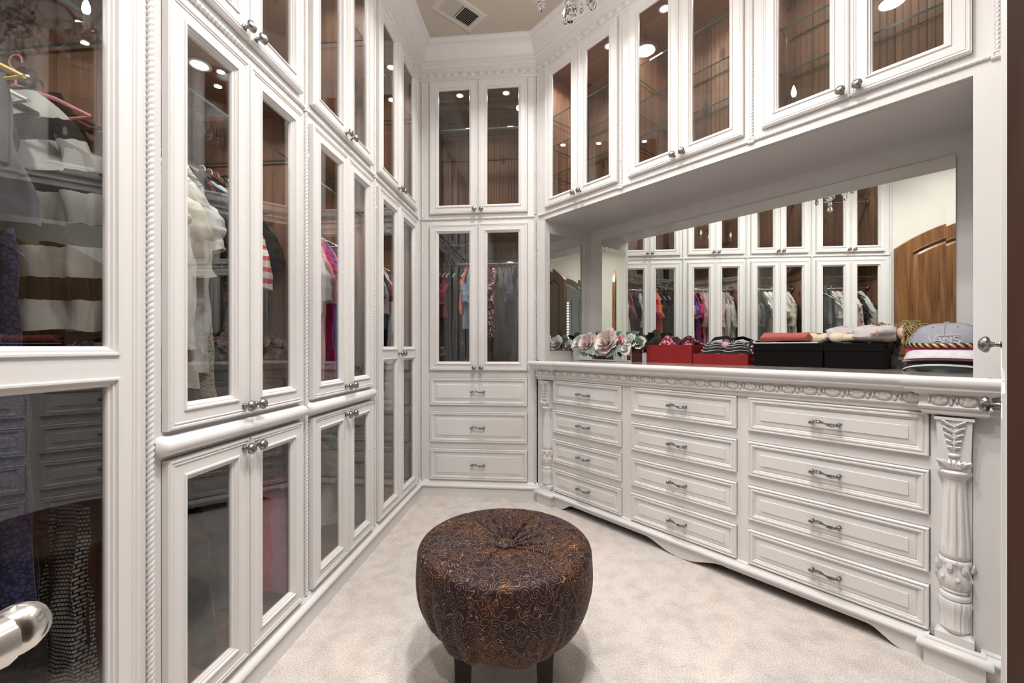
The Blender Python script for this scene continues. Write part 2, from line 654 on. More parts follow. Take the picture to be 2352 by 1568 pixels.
# triangulate the outline into two solid halves either side of the arch
def quad(a, b, c, d):
    i = len(w.v)
    w.v.extend([a, b, c, d])
    w.face((i, i + 1, i + 2, i + 3))
w.v = []
for yy in (-1.25, -1.37):
    quad((-DL, yy, 0), (ax0, yy, 0), (ax0, yy, CEIL), (-DL, yy, CEIL))
    quad((ax1, yy, 0), (1.35, yy, 0), (1.35, yy, CEIL), (ax1, yy, CEIL))
arc = [((ax0 + ax1) / 2 - ar * cos(pi * k / 12), ah + .36 * sin(pi * k / 12)) for k in range(13)]
for (xa, za), (xb, zb) in zip(arc, arc[1:]):
    for yy in (-1.25, -1.37):
        quad((xa, yy, za), (xb, yy, zb), (xb, yy, CEIL), (xa, yy, CEIL))
    quad((xa, -1.25, za), (xb, -1.25, zb), (xb, -1.37, zb), (xa, -1.37, za))
for xx in (ax0, ax1):
    quad((xx, -1.25, 0), (xx, -1.37, 0), (xx, -1.37, ah), (xx, -1.25, ah))
bmw.free()
struct(w.build('wall_front', 'wall', smooth=0, fix=False))
w = MB()
w.box(1.29, 1.35, -1.25, .40, 0, CEIL)
struct(w.build('wall_side', 'wall', smooth=0))
w = MB()
w.box(0, .90, 0, .06, 0, CEIL)
struct(w.build('wall_return', 'wall', loc=(.68, .66, 0), rotz=math.atan2(.40 - .66, 1.29 - .68), smooth=0))
# dark casing around the arch
cs = MB()
inner = [(ax0, 0)] + arc + [(ax1, 0)]
rr = []
for k, (x, z) in enumerate(inner):
    dx, dz = x - (ax0 + ax1) / 2, max(z - ah, 0)
    l = math.hypot(dx, dz) or 1
    ox, oz = dx / l, dz / l
    rr.append([(x + ox * a, -1.25 + b, z + oz * a) for a, b in ((-.01, -.10), (-.01, .03), (.10, .03), (.10, -.0))])
cs.loft(rr, closed=False)
o = cs.build('trim_9', 'darkwood', smooth=0)
struct(o, 'dark stained arched door casing seen in the small side mirror', 'door casing')
# anteroom with the window
w = MB()
w.box(-.9, -.84, -3.3, -1.37, 0, CEIL)
w.box(1.9, 1.96, -3.3, -1.37, 0, CEIL)
w.box(-.9, .15, -3.36, -3.3, 0, CEIL); w.box(.95, 1.96, -3.36, -3.3, 0, CEIL)
w.box(.15, .95, -3.36, -3.3, 0, .7); w.box(.15, .95, -3.36, -3.3, 2.2, CEIL)
struct(w.build('wall_far', 'wall', smooth=0))
win = struct(bpy.data.objects.new('window_1', None), 'shuttered window of the room beyond, in the side mirror', 'window')
COL.objects.link(win)
f = MB(); f.rect_frame(.15, .95, .7, 2.2, [(0, -3.37), (0, -3.27), (.05, -3.27), (.05, -3.37)])
f.build('window_frame', 'paint', win)
sl = MB(); sl.box(-.35, .35, -.03, .03, -.004, .004)
slm = sl.mesh('shutter_slat', 'paint')
for k in range(22):
    put('shutter_slat', slm, win, (.55, -3.30, .78 + k * .063), rot=(radians(35), 0, 0))

# crown moulding per wall, with carved frieze
CROWN = [(.0, 3.062), (.010, 3.064), (.013, 3.070), (.008, 3.076), (.006, 3.080), (.006, 3.132), (.014, 3.135), (.018, 3.142), (.014, 3.148),
         (.020, 3.152), (.022, 3.172), (.036, 3.178), (.042, 3.184), (.040, 3.190), (.050, 3.194), (.056, 3.204),
         (.062, 3.225), (.072, 3.246), (.086, 3.262), (.098, 3.270), (.102, 3.272), (.102, 3.282), (.112, 3.288), (.118, 3.298), (.118, CEIL)]
rings = sweep(PATH, CROWN)


def carved_unit(mb, x, h, p):
    """one acanthus unit of a carved band: a scalloped shell, two curls and a bud; local x along, -y out, z up"""
    a = p * .30
    mb.ball((x, 0, 0), a * 1.15, .0075, h * .48, 10, 4)
    for k in (-1, 0, 1):
        mb.ball((x + k * a * .70, -.0045, h * .20 - abs(k) * h * .12), a * .36, .0045, h * .28, 6, 4)
    mb.ball((x + p * .41, -.001, -h * .06), p * .10, .007, h * .38, 6, 4)
    mb.ball((x - p * .38, -.001, h * .10), p * .08, .008, h * .30, 6, 4)
    mb.ball((x + p * .5, -.004, h * .28), p * .05, .007, h * .12, 6, 3)


names = ['left', 'back', 'right', 'return']
for k, nm in enumerate(names):
    mb = MB()
    mb.loft([rings[k], rings[k + 1]], closed=False)
    o = struct(mb.build('trim_%d' % (k + 1), 'paint', smooth=50), 'white crown moulding with carved leaf frieze above the %s wall cabinets' % nm, 'crown moulding')
    a, b = Vector(PATH[k]), Vector(PATH[k + 1])
    ln = (b - a).length
    n = int(ln / .062)
    fr = MB()
    for i in range(n):
        carved_unit(fr, (i + .5) * ln / n, .040, ln / n)
    fr.build('carved_frieze', 'paint', o, loc=(a.x + .007 * (b - a).y / ln, a.y - .007 * (b - a).x / ln, 3.106), rotz=math.atan2((b - a).y, (b - a).x))
BASE = [(.024, 0), (.024, .060), (.019, .064), (.026, .066), (.032, .072), (.033, .080), (.029, .088), (.020, .092), (.014, .094), (.013, .100), (.007, .104), (.003, .112), (0, .113)]
rb = sweep(PATH, BASE)
for k, nm in ((0, 'left'), (1, 'back')):
    mb = MB()
    if k == 1:
        rb2 = sweep([PATH[1], (DR * Q2 - YB + .02, YB)], BASE)
        mb.loft([rb[1], rb2[1]], closed=False)
    else:
        mb.loft([rb[0], rb[1]], closed=False)
    struct(mb.build('baseboard_' + nm, 'paint', smooth=50), 'white moulded plinth along the foot of the %s wall cabinets' % nm, 'baseboard')

# ------------------------------------------------------------------ fitted cabinets
_rope = {}


def rope_mesh(length, r=.0074, pitch=.0146):
    key = round(length, 3)
    if key not in _rope:
        mb = MB()
        n = max(2, int(length / pitch * 4))
        rings = []
        for k in range(n + 1):
            z = length * k / n
            tw = 2 * pi * z / (pitch * 2)
            ring = []
            for i in range(8):
                a = 2 * pi * i / 8
                q = 1 + .26 * cos(2 * (a - tw))
                ring.append((r * q * cos(a), r * q * sin(a), z))
            rings.append(ring)
        mb.loft(rings, cap0=True, cap1=True)
        _rope[key] = mb.mesh('rope_moulding', 'paint', smooth=60)
    return _rope[key]


def v_rope(parent, x, z0, z1, y=-.0035):
    return put('rope_moulding', rope_mesh(z1 - z0), parent, (x, y, z0))


def h_rope(parent, x0, x1, z, y=-.0035):
    return put('rope_moulding', rope_mesh(x1 - x0), parent, (x0, y, z), rot=(0, radians(90), 0))


def corner_block(parent, x, z):
    mb = MB()
    mb.rect_frame(x - .013, x + .013, z - .013, z + .013, [(0, .0), (0, -.010), (.003, -.013), (.006, -.013), (.008, -.010)], cap=True)
    return mb.build('corner_block', 'paint', parent)


kn = MB()
kn.lathe([(.0001, .0), (.009, .0), (.009, .003), (.0055, .006), (.0045, .013), (.0065, .018), (.009, .020)], 12, axis='Y')
kn.lathe([(.007, .020), (.0135, .0205), (.0165, .024), (.0170, .027), (.0155, .031), (.0115, .035), (.006, .0375), (.0001, .038)], 24, axis='Y',
         mod=lambda a, z: 1 + (.055 * cos(12 * a + 260 * z) if z > .022 else 0))
KNOB = kn.mesh('knob', 'nickel')

pl = MB()
pts, rad = [], []
for k in range(25):
    t = k / 24
    x = (t - .5) * .088
    pts.append((x, -.022 - .004 * sin(pi * t), .0045 * sin(2 * pi * t)))
    rad.append(.0034 + .0040 * abs(sin(2 * pi * t)) + .0007 * cos(k * pi))
pl.tube(pts, rad, 8)
for sx in (-1, 1):
    pl.tube([(sx * .044, 0, 0), (sx * .044, -.012, 0), (sx * .044, -.024, 0)], [.0062, .004, .0052], 8)
    pl.ball((sx * .045, -.024, 0), .0085, .0075, .0100, 8, 6)
    pl.ball((sx * .053, -.022, sx * .003), .005, .004, .005, 6, 4)
PULL = pl.mesh('pull_handle', 'nickel')


def make_door(cab, x0, x1, z0, z1, panes, knob):
    """cope-and-stick door: panes = list of (z0, z1) glass openings"""
    st = .048
    mb = MB()
    yf = -.018
    g = .0015
    x0 += g; x1 -= g; z0 += g; z1 -= g
    mb.box(x0, x0 + st, yf, .0, z0, z1)
    mb.box(x1 - st, x1, yf, .0, z0, z1)
    zs = [z0]
    for a, b in panes:
        zs += [a, b]
    zs.append(z1)
    for i in range(0, len(zs), 2):
        mb.box(x0 + st, x1 - st, yf, .0, zs[i], zs[i + 1])
    mb.rect_frame(x0, x1, z0, z1, [(.002, yf), (.0045, yf - .0035), (.0085, yf - .0035), (.0105, yf - .0005), (.013, yf - .0005), (.0145, yf - .0025), (.0165, yf - .0025), (.018, yf)])
    for a, b in panes:
        mb.rect_frame(x0 + st, x1 - st, a, b, [(-.003, yf), (-.001, yf - .0045), (.003, yf - .0045), (.006, yf + .002), (.010, yf + .002), (.012, yf + .006), (.016, yf + .008), (.018, yf + .012), (.018, .0)])
    d = mb.build('door', 'paint', cab)
    for a, b in panes:
        p = MB()
        p.box(x0 + st + .014, x1 - st - .014, -.006, -.002, a + .014, b - .014)
        p.build('glass_pane', 'pane', d, smooth=0)
    if knob:
        put('knob', KNOB, d, (knob[0], yf, knob[1]))
    return d


_plank = {}


def plank_mesh(wd, h, beads, mat='cedar'):
    """a board in the xz plane facing -y with eased edges and bead grooves"""
    key = (round(wd, 3), round(h, 3), beads, mat)
    if key not in _plank:
        sec = [(0, .012), (0, .003), (.0025, 0)]
        for k in range(1, beads):
            x = wd * k / beads
            sec += [(x - .003, 0), (x - .0012, .003), (x + .0012, .003), (x + .003, 0)]
        sec += [(wd - .0025, 0), (wd, .003), (wd, .012)]
        mb = MB()
        mb.loft([[(x, y, 0) for x, y in sec], [(x, y, h) for x, y in sec]], cap0=True, cap1=True)
        _plank[key] = mb.mesh('cedar_plank', mat, smooth=0)
    return _plank[key]


def lining(cab, x0, x1, y0, y1, z0, z1, nb, ns, beads=4):
    """cedar boards on the back and both sides of a cabinet"""
    wb_ = (x1 - x0) / nb
    for k in range(nb):
        put('cedar_plank', plank_mesh(wb_ - .001, z1 - z0, beads), cab, (x0 + k * wb_, y1 - .014, z0))
    ws = (y1 - .016 - y0) / ns
    for k in range(ns):
        put('cedar_plank', plank_mesh(ws - .001, z1 - z0, 1), cab, (x0, y0 + k * ws, z0), rotz=pi / 2)
        put('cedar_plank', plank_mesh(ws - .001, z1 - z0, 1), cab, (x1, y0 + (k + 1) * ws, z0), rotz=-pi / 2)


def glass_shelf(cab, x0, x1, y0, y1, z):
    mb = MB()
    mb.box(x0, x1, y0, y1, z, z + .008)
    mb.m = [0, 0, 1, 1, 1, 1]
    return mb.build('glass_shelf', ['shelfglass', 'glassedge'], cab, smooth=0)


def hang_rod(cab, x0, x1, y, z):
    mb = MB()
    mb.tube([(x0, y, z), (x1, y, z)], .0135, 14)
    for x, sg in ((x0, 1), (x1, -1)):
        mb.lathe([(.030, 0), (.030, .005 * sg), (.022, .012 * sg), (.015, .016 * sg)], 16, (x, y, z), 'X')
    return mb.build('hanging_rod', 'chrome', cab)


def puck(cab, x, y, z, watts=None):
    mb = MB()
    mb.lathe([(.034, .0), (.034, -.003), (.026, -.004), (.023, -.001), (.021, .006)], 20, (x, y, z))
    o = mb.build('recessed_light', 'can', cab)
    lm = MB()
    lm.lathe([(.0001, 0), (.0225, 0)], 16, (x, y, z - .0005))
    lm.build('lens', 'lens', o, smooth=0)
    lamp('puck_lamp', (x, y, z - .008), watts or K_CAB, .04, cab, spread=150)
    return o


def cab_shell(cab, x0, x1, z0, z1, depth, shelf=None):
    """top and bottom boards closing the cabinet"""
    mb = MB(); mb.box(x0, x1, .012, depth, z1 - .018, z1)
    mb.build('top_panel', 'cedarH', cab, smooth=0)
    mb = MB(); mb.box(x0, x1, .012, depth, z0, z0 + .018)
    mb.build('bottom_panel', 'cedarH', cab, smooth=0)
    if shelf:
        mb = MB(); mb.box(x0 + .013, x1 - .013, .012, depth - .015, shelf - .012, shelf + .012)
        mb.build('fixed_shelf', 'cedarH', cab, smooth=0)


def face_frame(cab, rects):
    mb = MB()
    for x0, x1, z0, z1 in rects:
        mb.box(x0, x1, .0, .022, z0, z1)
    return mb.build('face_frame', 'paint', cab, smooth=0)


BAY = [.15, .928, 1.575, 2.225, 3.03]
DOORS = [(.222, .556, .890), (.960, 1.247, 1.536), (1.600, 1.896, 2.180), (2.254, 2.580, 2.925)]
ZB, ZR, ZU, ZT = .118, 2.045, 2.077, 3.062
bayname = ['nearest the camera on the left wall', 'second from the camera on the left wall', 'third from the camera on the left wall', 'in the far left corner']
DEPTH = .585
left_units = []
for k in range(4):
    y0, y1 = BAY[k], BAY[k + 1]
    W = y1 - y0
    a, mid, b = (v - y0 for v in DOORS[k])
    tall = k in (0, 3)
    cab = thing('wardrobe', 'white %s glass-door wardrobe %s' % ('full-height' if tall else 'two-tier', bayname[k]), 'wardrobe', on_left(y0), R_LEFT, 'fitted wardrobes of the left wall')
    left_units.append(cab)
    rects = [(0, a, .0, ZR), (b, W, .0, ZR), (a, b, 2.003, ZR), (a, b, .0, ZB)]
    if not tall:
        rects.append((a, b, .814, .885))
    face_frame(cab, rects)
    cab_shell(cab, .004, W - .004, .10, ZR - .01, DEPTH, None if tall else .85)
    lining(cab, .005, W - .005, .024, DEPTH, .12, 2.015, 6, 5)
    if tall:
        pan = [(.170, 1.030), (1.083, 1.950)]
        make_door(cab, a, mid, ZB, 2.003, pan, (mid - .026, 1.057))
        make_door(cab, mid, b, ZB, 2.003, pan, (mid + .026, 1.057))
    else:
        make_door(cab, a, mid, .885, 2.003, [(.935, 1.953)], (mid - .026, .915))
        make_door(cab, mid, b, .885, 2.003, [(.935, 1.953)], (mid + .026, .915))
        make_door(cab, a, mid, ZB, .814, [(.170, .764)], (mid - .026, .782))
        make_door(cab, mid, b, ZB, .814, [(.170, .764)], (mid + .026, .782))
        bn = MB()
        prof = [(.0, 0)]
        n = 10
        rings = []
        xa, xb = a - .022, b + .018
        for x, s in ((xa, .55), (xa + .006, .85), (xa + .014, 1), (xb - .014, 1), (xb - .006, .85), (xb, .55)):
            rings.append([(x, -.036 * s * sin(pi * i / n), .849 - .0265 * s * cos(pi * i / n)) for i in range(n + 1)])
        bn.loft(rings, cap0=True, cap1=True)
        bn.build('bullnose_rail', 'paint', cab)
        hang_rod(cab, .02, W - .02, .32, .72)
    v_rope(cab, W if k < 3 else W - .045, .113, ZR - .014)
    if k == 0:
        v_rope(cab, .02, .113, ZR - .014)
    h_rope(cab, .0 if k else .02, W - (.0 if k < 3 else .045), ZR)
    corner_block(cab, W if k < 3 else W - .045, ZR)
    glass_shelf(cab, .02, W - .02, .05, DEPTH - .02, 1.83)
    hang_rod(cab, .02, W - .02, .32, 1.755)
    puck(cab, W * .5, .16, ZR - .03)
    # upper cabinet
    up = thing('upper_cabinet', 'white glass-door upper cabinet above the wardrobe %s' % bayname[k], 'cabinet', (-DL, y0, ZR), R_LEFT, 'upper cabinets of the left wall')
    zt = ZT - ZR
    face_frame(up, [(0, a, 0, zt), (b, W, 0, zt), (a, b, 0, ZU - ZR), (a, b, 3.058 - ZR, zt)])
    cab_shell(up, .004, W - .004, .0, zt, DEPTH)
    lining(up, .005, W - .005, .024, DEPTH, .02, zt - .02, 6, 5)
    pan = [(2.126 - ZR, 3.008 - ZR)]
    make_door(up, a, mid, ZU - ZR, 3.058 - ZR, pan, (mid - .026, 2.100 - ZR))
    make_door(up, mid, b, ZU - ZR, 3.058 - ZR, pan, (mid + .026, 2.100 - ZR))
    v_rope(up, W if k < 3 else W - .045, .014, zt)
    if k == 0:
        v_rope(up, .02, .014, zt)
    glass_shelf(up, .02, W - .02, .05, DEPTH - .02, 2.78 - ZR)
    hang_rod(up, .02, W - .02, .32, 2.70 - ZR)
    puck(up, W * .3, .13, zt - .02, K_CAB * .55)
    puck(up, W * .72, .13, zt - .02, K_CAB * .55)

# back wall: wardrobe with three drawers under it, upper cabinet above
XB0, XB1 = -DL, DR * Q2 - YB
bx0, bxm, bx1 = -.8915, -.528, -.1654


def drawer(cab, x0, x1, z0, z1, parentname='drawer'):
    mb = MB()
    g = .002
    mb.rect_frame(x0 + g, x1 - g, z0 + g, z1 - g,
                  [(0, .012), (0, -.012), (.003, -.015), (.0065, -.015), (.0085, -.0115), (.012, -.0115), (.0145, -.0145), (.020, -.0145),
                   (.0225, -.010), (.0265, -.010), (.029, -.005), (.032, -.0045), (.034, -.0065), (.052, -.0095), (.0535, -.0125)], cap=True)
    d = mb.build('drawer', 'paint', cab, smooth=25)
    put('pull_handle', PULL, d, ((x0 + x1) / 2, -.0125, (z0 + z1) / 2))
    return d


bk = thing('wardrobe', 'white back wall wardrobe packed with dark clothes above three drawers', 'wardrobe', (0, YB, 0), R_BACK)
DRB = [(.120, .349), (.395, .623), (.668, .874)]
rects = [(XB0, bx0, 0, ZR), (bx1, XB1, 0, ZR), (bx0, bx1, 2.003, ZR), (bx0, bx1, .874, .925), (bx0, bx1, .0, .120), (bx0, bx1, .349, .395), (bx0, bx1, .623, .668)]
face_frame(bk, rects)
for a, b in DRB:
    drawer(bk, bx0, bx1, a, b)
cab_shell(bk, XB0 + .02, XB1 - .03, .88, ZR - .01, DEPTH)
lining(bk, XB0 + .02, XB1 - .03, .024, DEPTH, .90, 2.015, 8, 5)
make_door(bk, bx0, bxm, .925, 2.003, [(.973, 1.953)], (bxm - .026, .947))
make_door(bk, bxm, bx1, .925, 2.003, [(.973, 1.953)], (bxm + .026, .947))
h_rope(bk, XB0 + .01, XB1 - .01, ZR)
v_rope(bk, XB1 - .012, .113, ZR - .014)
v_rope(bk, XB0 + .022, .113, ZR - .014)
glass_shelf(bk, XB0 + .035, XB1 - .045, .05, DEPTH - .02, 1.86)
hang_rod(bk, XB0 + .034, XB1 - .044, .32, 1.775)
puck(bk, bxm + .18, .15, ZR - .03)
bu = thing('upper_cabinet', 'white glass-door upper cabinet on the short back wall', 'cabinet', (0, YB, ZR), R_BACK)
zt = ZT - ZR
face_frame(bu, [(XB0, bx0, 0, zt), (bx1, XB1, 0, zt), (bx0, bx1, 0, ZU - ZR), (bx0, bx1, 3.058 - ZR, zt)])
cab_shell(bu, XB0 + .02, XB1 - .03, 0, zt, DEPTH)
lining(bu, XB0 + .02, XB1 - .03, .024, DEPTH, .02, zt - .02, 8, 5)
pan = [(2.126 - ZR, 3.008 - ZR)]
make_door(bu, bx0, bxm, ZU - ZR, 3.058 - ZR, pan, (bxm - .026, 2.102 - ZR))
make_door(bu, bxm, bx1, ZU - ZR, 3.058 - ZR, pan, (bxm + .026, 2.102 - ZR))
v_rope(bu, XB1 - .012, .014, zt)
v_rope(bu, XB0 + .022, .014, zt)
for z in (2.94, 2.72):
    glass_shelf(bu, XB0 + .035, XB1 - .045, .05, DEPTH - .02, z - ZR)
hang_rod(bu, XB0 + .034, XB1 - .044, .30, 2.86 - ZR)
puck(bu, bxm - .17, .14, zt - .02, K_CAB * .4)
puck(bu, bxm + .19, .14, zt - .02, K_CAB * .4)

# right wall: three upper cabinets over the mirror niche
UB = [-2.2116, -1.482, -.769, -.0257]
UD = [(-2.115, -1.808, -1.500), (-1.427, -1.113, -.798), (-.725, -.408, -.087)]
urn = ['next to the back corner', 'in the middle above the dresser', 'nearest the camera above the dresser']
UDEP = .50
for k in range(3):
    s0, s1 = UB[k], UB[k + 1]
    W = s1 - s0
    a, mid, b = (v - s0 for v in UD[k])
    p = on_right(s0)
    up = thing('upper_cabinet', 'white wall cabinet with glass shelves %s' % urn[k], 'cabinet', (p[0], p[1], ZR), R_RIGHT, 'upper cabinets over the dresser')
    face_frame(up, [(0, a, -.04, zt), (b, W, -.04, zt), (a, b, -.04, ZU - ZR), (a, b, 3.058 - ZR, zt)])
    xa, xb = (.075 if k == 0 else .004), W - .004
    cab_shell(up, xa, xb, 0, zt, UDEP)
    lining(up, xa, xb, .024, UDEP, .02, zt - .02, 7, 4)
    make_door(up, a, mid, ZU - ZR, 3.058 - ZR, pan, (mid - .026, 2.104 - ZR))
    make_door(up, mid, b, ZU - ZR, 3.058 - ZR, pan, (mid + .026, 2.104 - ZR))
    v_rope(up, W if k < 2 else W - .006, .014, zt)
    if k == 0:
        v_rope(up, .016, -2.0 + .96, zt)
    h_rope(up, .016 if k == 0 else 0, W, .0)
    corner_block(up, W if k < 2 else W - .008, .0)
    for z in (2.315, 2.517, 2.73):
        glass_shelf(up, xa + .014, xb - .014, .05, UDEP - .02, z - ZR)
    puck(up, xa + (xb - xa) * .28, .13, zt - .02, K_CAB * .9)
    puck(up, xa + (xb - xa) * .72, .13, zt - .02, K_CAB * .9)
    puck(up, xa + (xb - xa) * .72, .34, zt - .02, K_CAB * .5)

# niche between upper cabinets and dresser
NS0, NS1, NZ = -2.1307, -.0858, 2.005
ni = MB()
ni.box(-2.2116, NS1 + .055, .02, .56, NZ, NZ + .03)                 # soffit
ni.box(NS0 - .05, NS0, .0, .56, .0, NZ + .02)                      # left cheek
ni.box(NS1, NS1 + .060, .0, .56, .0, NZ + .0)                      # right cheek
ni.box(-2.2, NS0 - .05, .0, .02, .0, NZ)
ni.box(NS0 - .05, NS1 + .05, .508, .56, .0, NZ + .02)              # back panel
o = struct(ni.build('wall_niche', 'paint', loc=on_right(0), rotz=R_RIGHT, smooth=0), 'white painted display niche over the dresser', 'niche')


def mirror(name, label, w_, h_, loc, rotz):
    mb = MB()
    bv = .028
    t = bv * math.tan(radians(.75))
    mb.rect_frame(0, w_, 0, h_, [(0, .0), (0, -.005 - t), (bv, -.005)], cap=True)
    m_ = mb.build(name, 'mirror', None, loc, rotz, smooth=0)
    return tag(m_, label, 'mirror')


p = on_right(-2.017, .507)
mirror('wall_mirror', 'long frameless mirror behind the boxes and caps over the dresser', 1.861, .852, (p[0], p[1], 1.064), R_RIGHT)
# small mirror on the left cheek of the niche, facing along the wall
p = on_right(NS0 + .001, .045)
mirror('side_mirror', 'narrow upright mirror on the left cheek of the niche', .385, .838, (p[0], p[1], 1.076), R_RIGHT + pi / 2)

# return cabinet at the right, seen edge-on: only its knobs stand out
rt = thing('return_cabinet', 'white cabinet standing edge-on at the right of the dresser', 'cabinet', on_right(-.0030), radians(-134.29))
face_frame(rt, [(0, .045, 0, ZT), (1.05, 1.10, 0, ZT), (.045, 1.05, .0, ZB), (.045, 1.05, 2.003, 2.077), (.045, 1.05, 3.058, ZT), (.045, 1.05, 1.03, 1.06)])
mb = MB()
mb.box(.0, 1.10, .022, .05, 0, ZT)
mb.build('carcass', 'cedarH', rt, smooth=0)
for (xa, xb) in ((.045, .5475), (.5475, 1.05)):
    kx = xa + .44 if xa > .5 else xa + .07
    make_door(rt, xa, xb, 2.077, 3.058, [(2.126, 3.008)], None)
    make_door(rt, xa, xb, 1.06, 2.003, [(1.11, 1.953)], (.70, 1.105) if xa > .5 else None)
    make_door(rt, xa, xb, ZB, 1.03, [(.17, .98)], (.70, .975) if xa > .5 else (.07, .985))
v_rope(rt, .025, .01, ZT, -.003)

# ------------------------------------------------------------------ dresser
dr = thing('dresser', 'long white dresser with twelve drawers and carved corner columns', 'dresser', on_right(0), R_RIGHT)
DC = [(-2.039, -1.474), (-1.411, -.830), (-.783, -.187)]
DZ = [(.103, .263), (.305, .464), (.508, .667), (.713, .870)]
ff = MB()
fx = [-2.128] + [v for c in DC for v in c] + [-.0872]
for i in range(0, len(fx), 2):
    ff.box(fx[i], fx[i + 1], .0, .02, .09, .90)
fz = [.09] + [v for c in DZ for v in c] + [.90]
for c in DC:
    for i in range(0, len(fz), 2):
        ff.box(c[0], c[1], .0, .02, fz[i], fz[i + 1])
ff.build('face_frame', 'paint', dr, smooth=0)
cb = MB()
cb.box(-2.128, -.0872, .03, .50, .09, .94)
cb.build('carcass', 'dark', dr, smooth=0)  # coloured near-black so the gaps round the drawers look unlit
for c in DC:
    for z in DZ:
        drawer(dr, c[0], c[1], z[0], z[1])


def sweep_local(mb, path, prof, closed=False):
    return mb.loft(sweep(path, prof), closed=False)


# base moulding with the plinths stepping forward; path runs left to right with the room on the right => y negative is the room
PF = -.034
PX = [(-2.150, -2.035), (-.187, -.068)]
bpath = [(-2.185, .0), (-2.150, .0), (-2.150, PF), (-2.035, PF), (-2.035, -.0), (-.187, -.0), (-.187, PF), (-.068, PF), (-.068, .0), (-.02, .0)]
BM = [(.016, .060), (.022, .063), (.029, .069), (.031, .077), (.028, .085), (.019, .090), (.012, .092), (.011, .098), (.004, .101), (.0, .103)]
mb = MB()
sweep_local(mb, bpath, BM)
mb.build('base_moulding', 'paint', dr, smooth=50)
# scalloped apron under the moulding
zt_, n_ = .064, 8
def arc_pts(xa, za, xb, zb, bulge):
    out = []
    for i in range(1, n_):
        t = i / n_
        out.append((xa + (xb - xa) * t, za + (zb - za) * (t * t * (3 - 2 * t)) + bulge * sin(pi * t)))
    return out
bot = [(-2.035, 0), (-1.965, 0)] + arc_pts(-1.965, 0, -1.86, .047, .0) + [(-1.86, .047), (-1.35, .047)] + arc_pts(-1.35, .047, -1.16, .006, .008) + [(-1.16, .006), (-1.111, .0), (-1.062, .006)] + arc_pts(-1.06, .006, -.87, .047, .008) + [(-.87, .047), (-.36, .047)] + arc_pts(-.36, .047, -.255, 0, 0) + [(-.255, 0), (-.187, 0)]
ap = MB()
for (xa, za), (xb, zb) in zip(bot, bot[1:]):
    b = len(ap.v)
    ap.v += [(xa, -.014, za), (xb, -.014, zb), (xb, -.014, zt_), (xa, -.014, zt_), (xa, .010, za), (xb, .010, zb), (xb, .010, zt_), (xa, .010, zt_)]
    ap.face((b, b + 1, b + 2, b + 3)); ap.face((b + 5, b + 4, b + 7, b + 6)); ap.face((b, b + 4, b + 5, b + 1))
ap.build('apron', 'paint', dr, smooth=0, fix=False)
for (xa, xb) in PX:
    mb = MB(); mb.box(xa - .012, xb + .012, PF - .014, .0, 0, .066)
    mb.build('plinth', 'paint', dr, smooth=0)
mb = MB(); mb.box(-.056, -.026, -.016, .0, .0, .064)
mb.build('plinth', 'paint', dr, smooth=0)

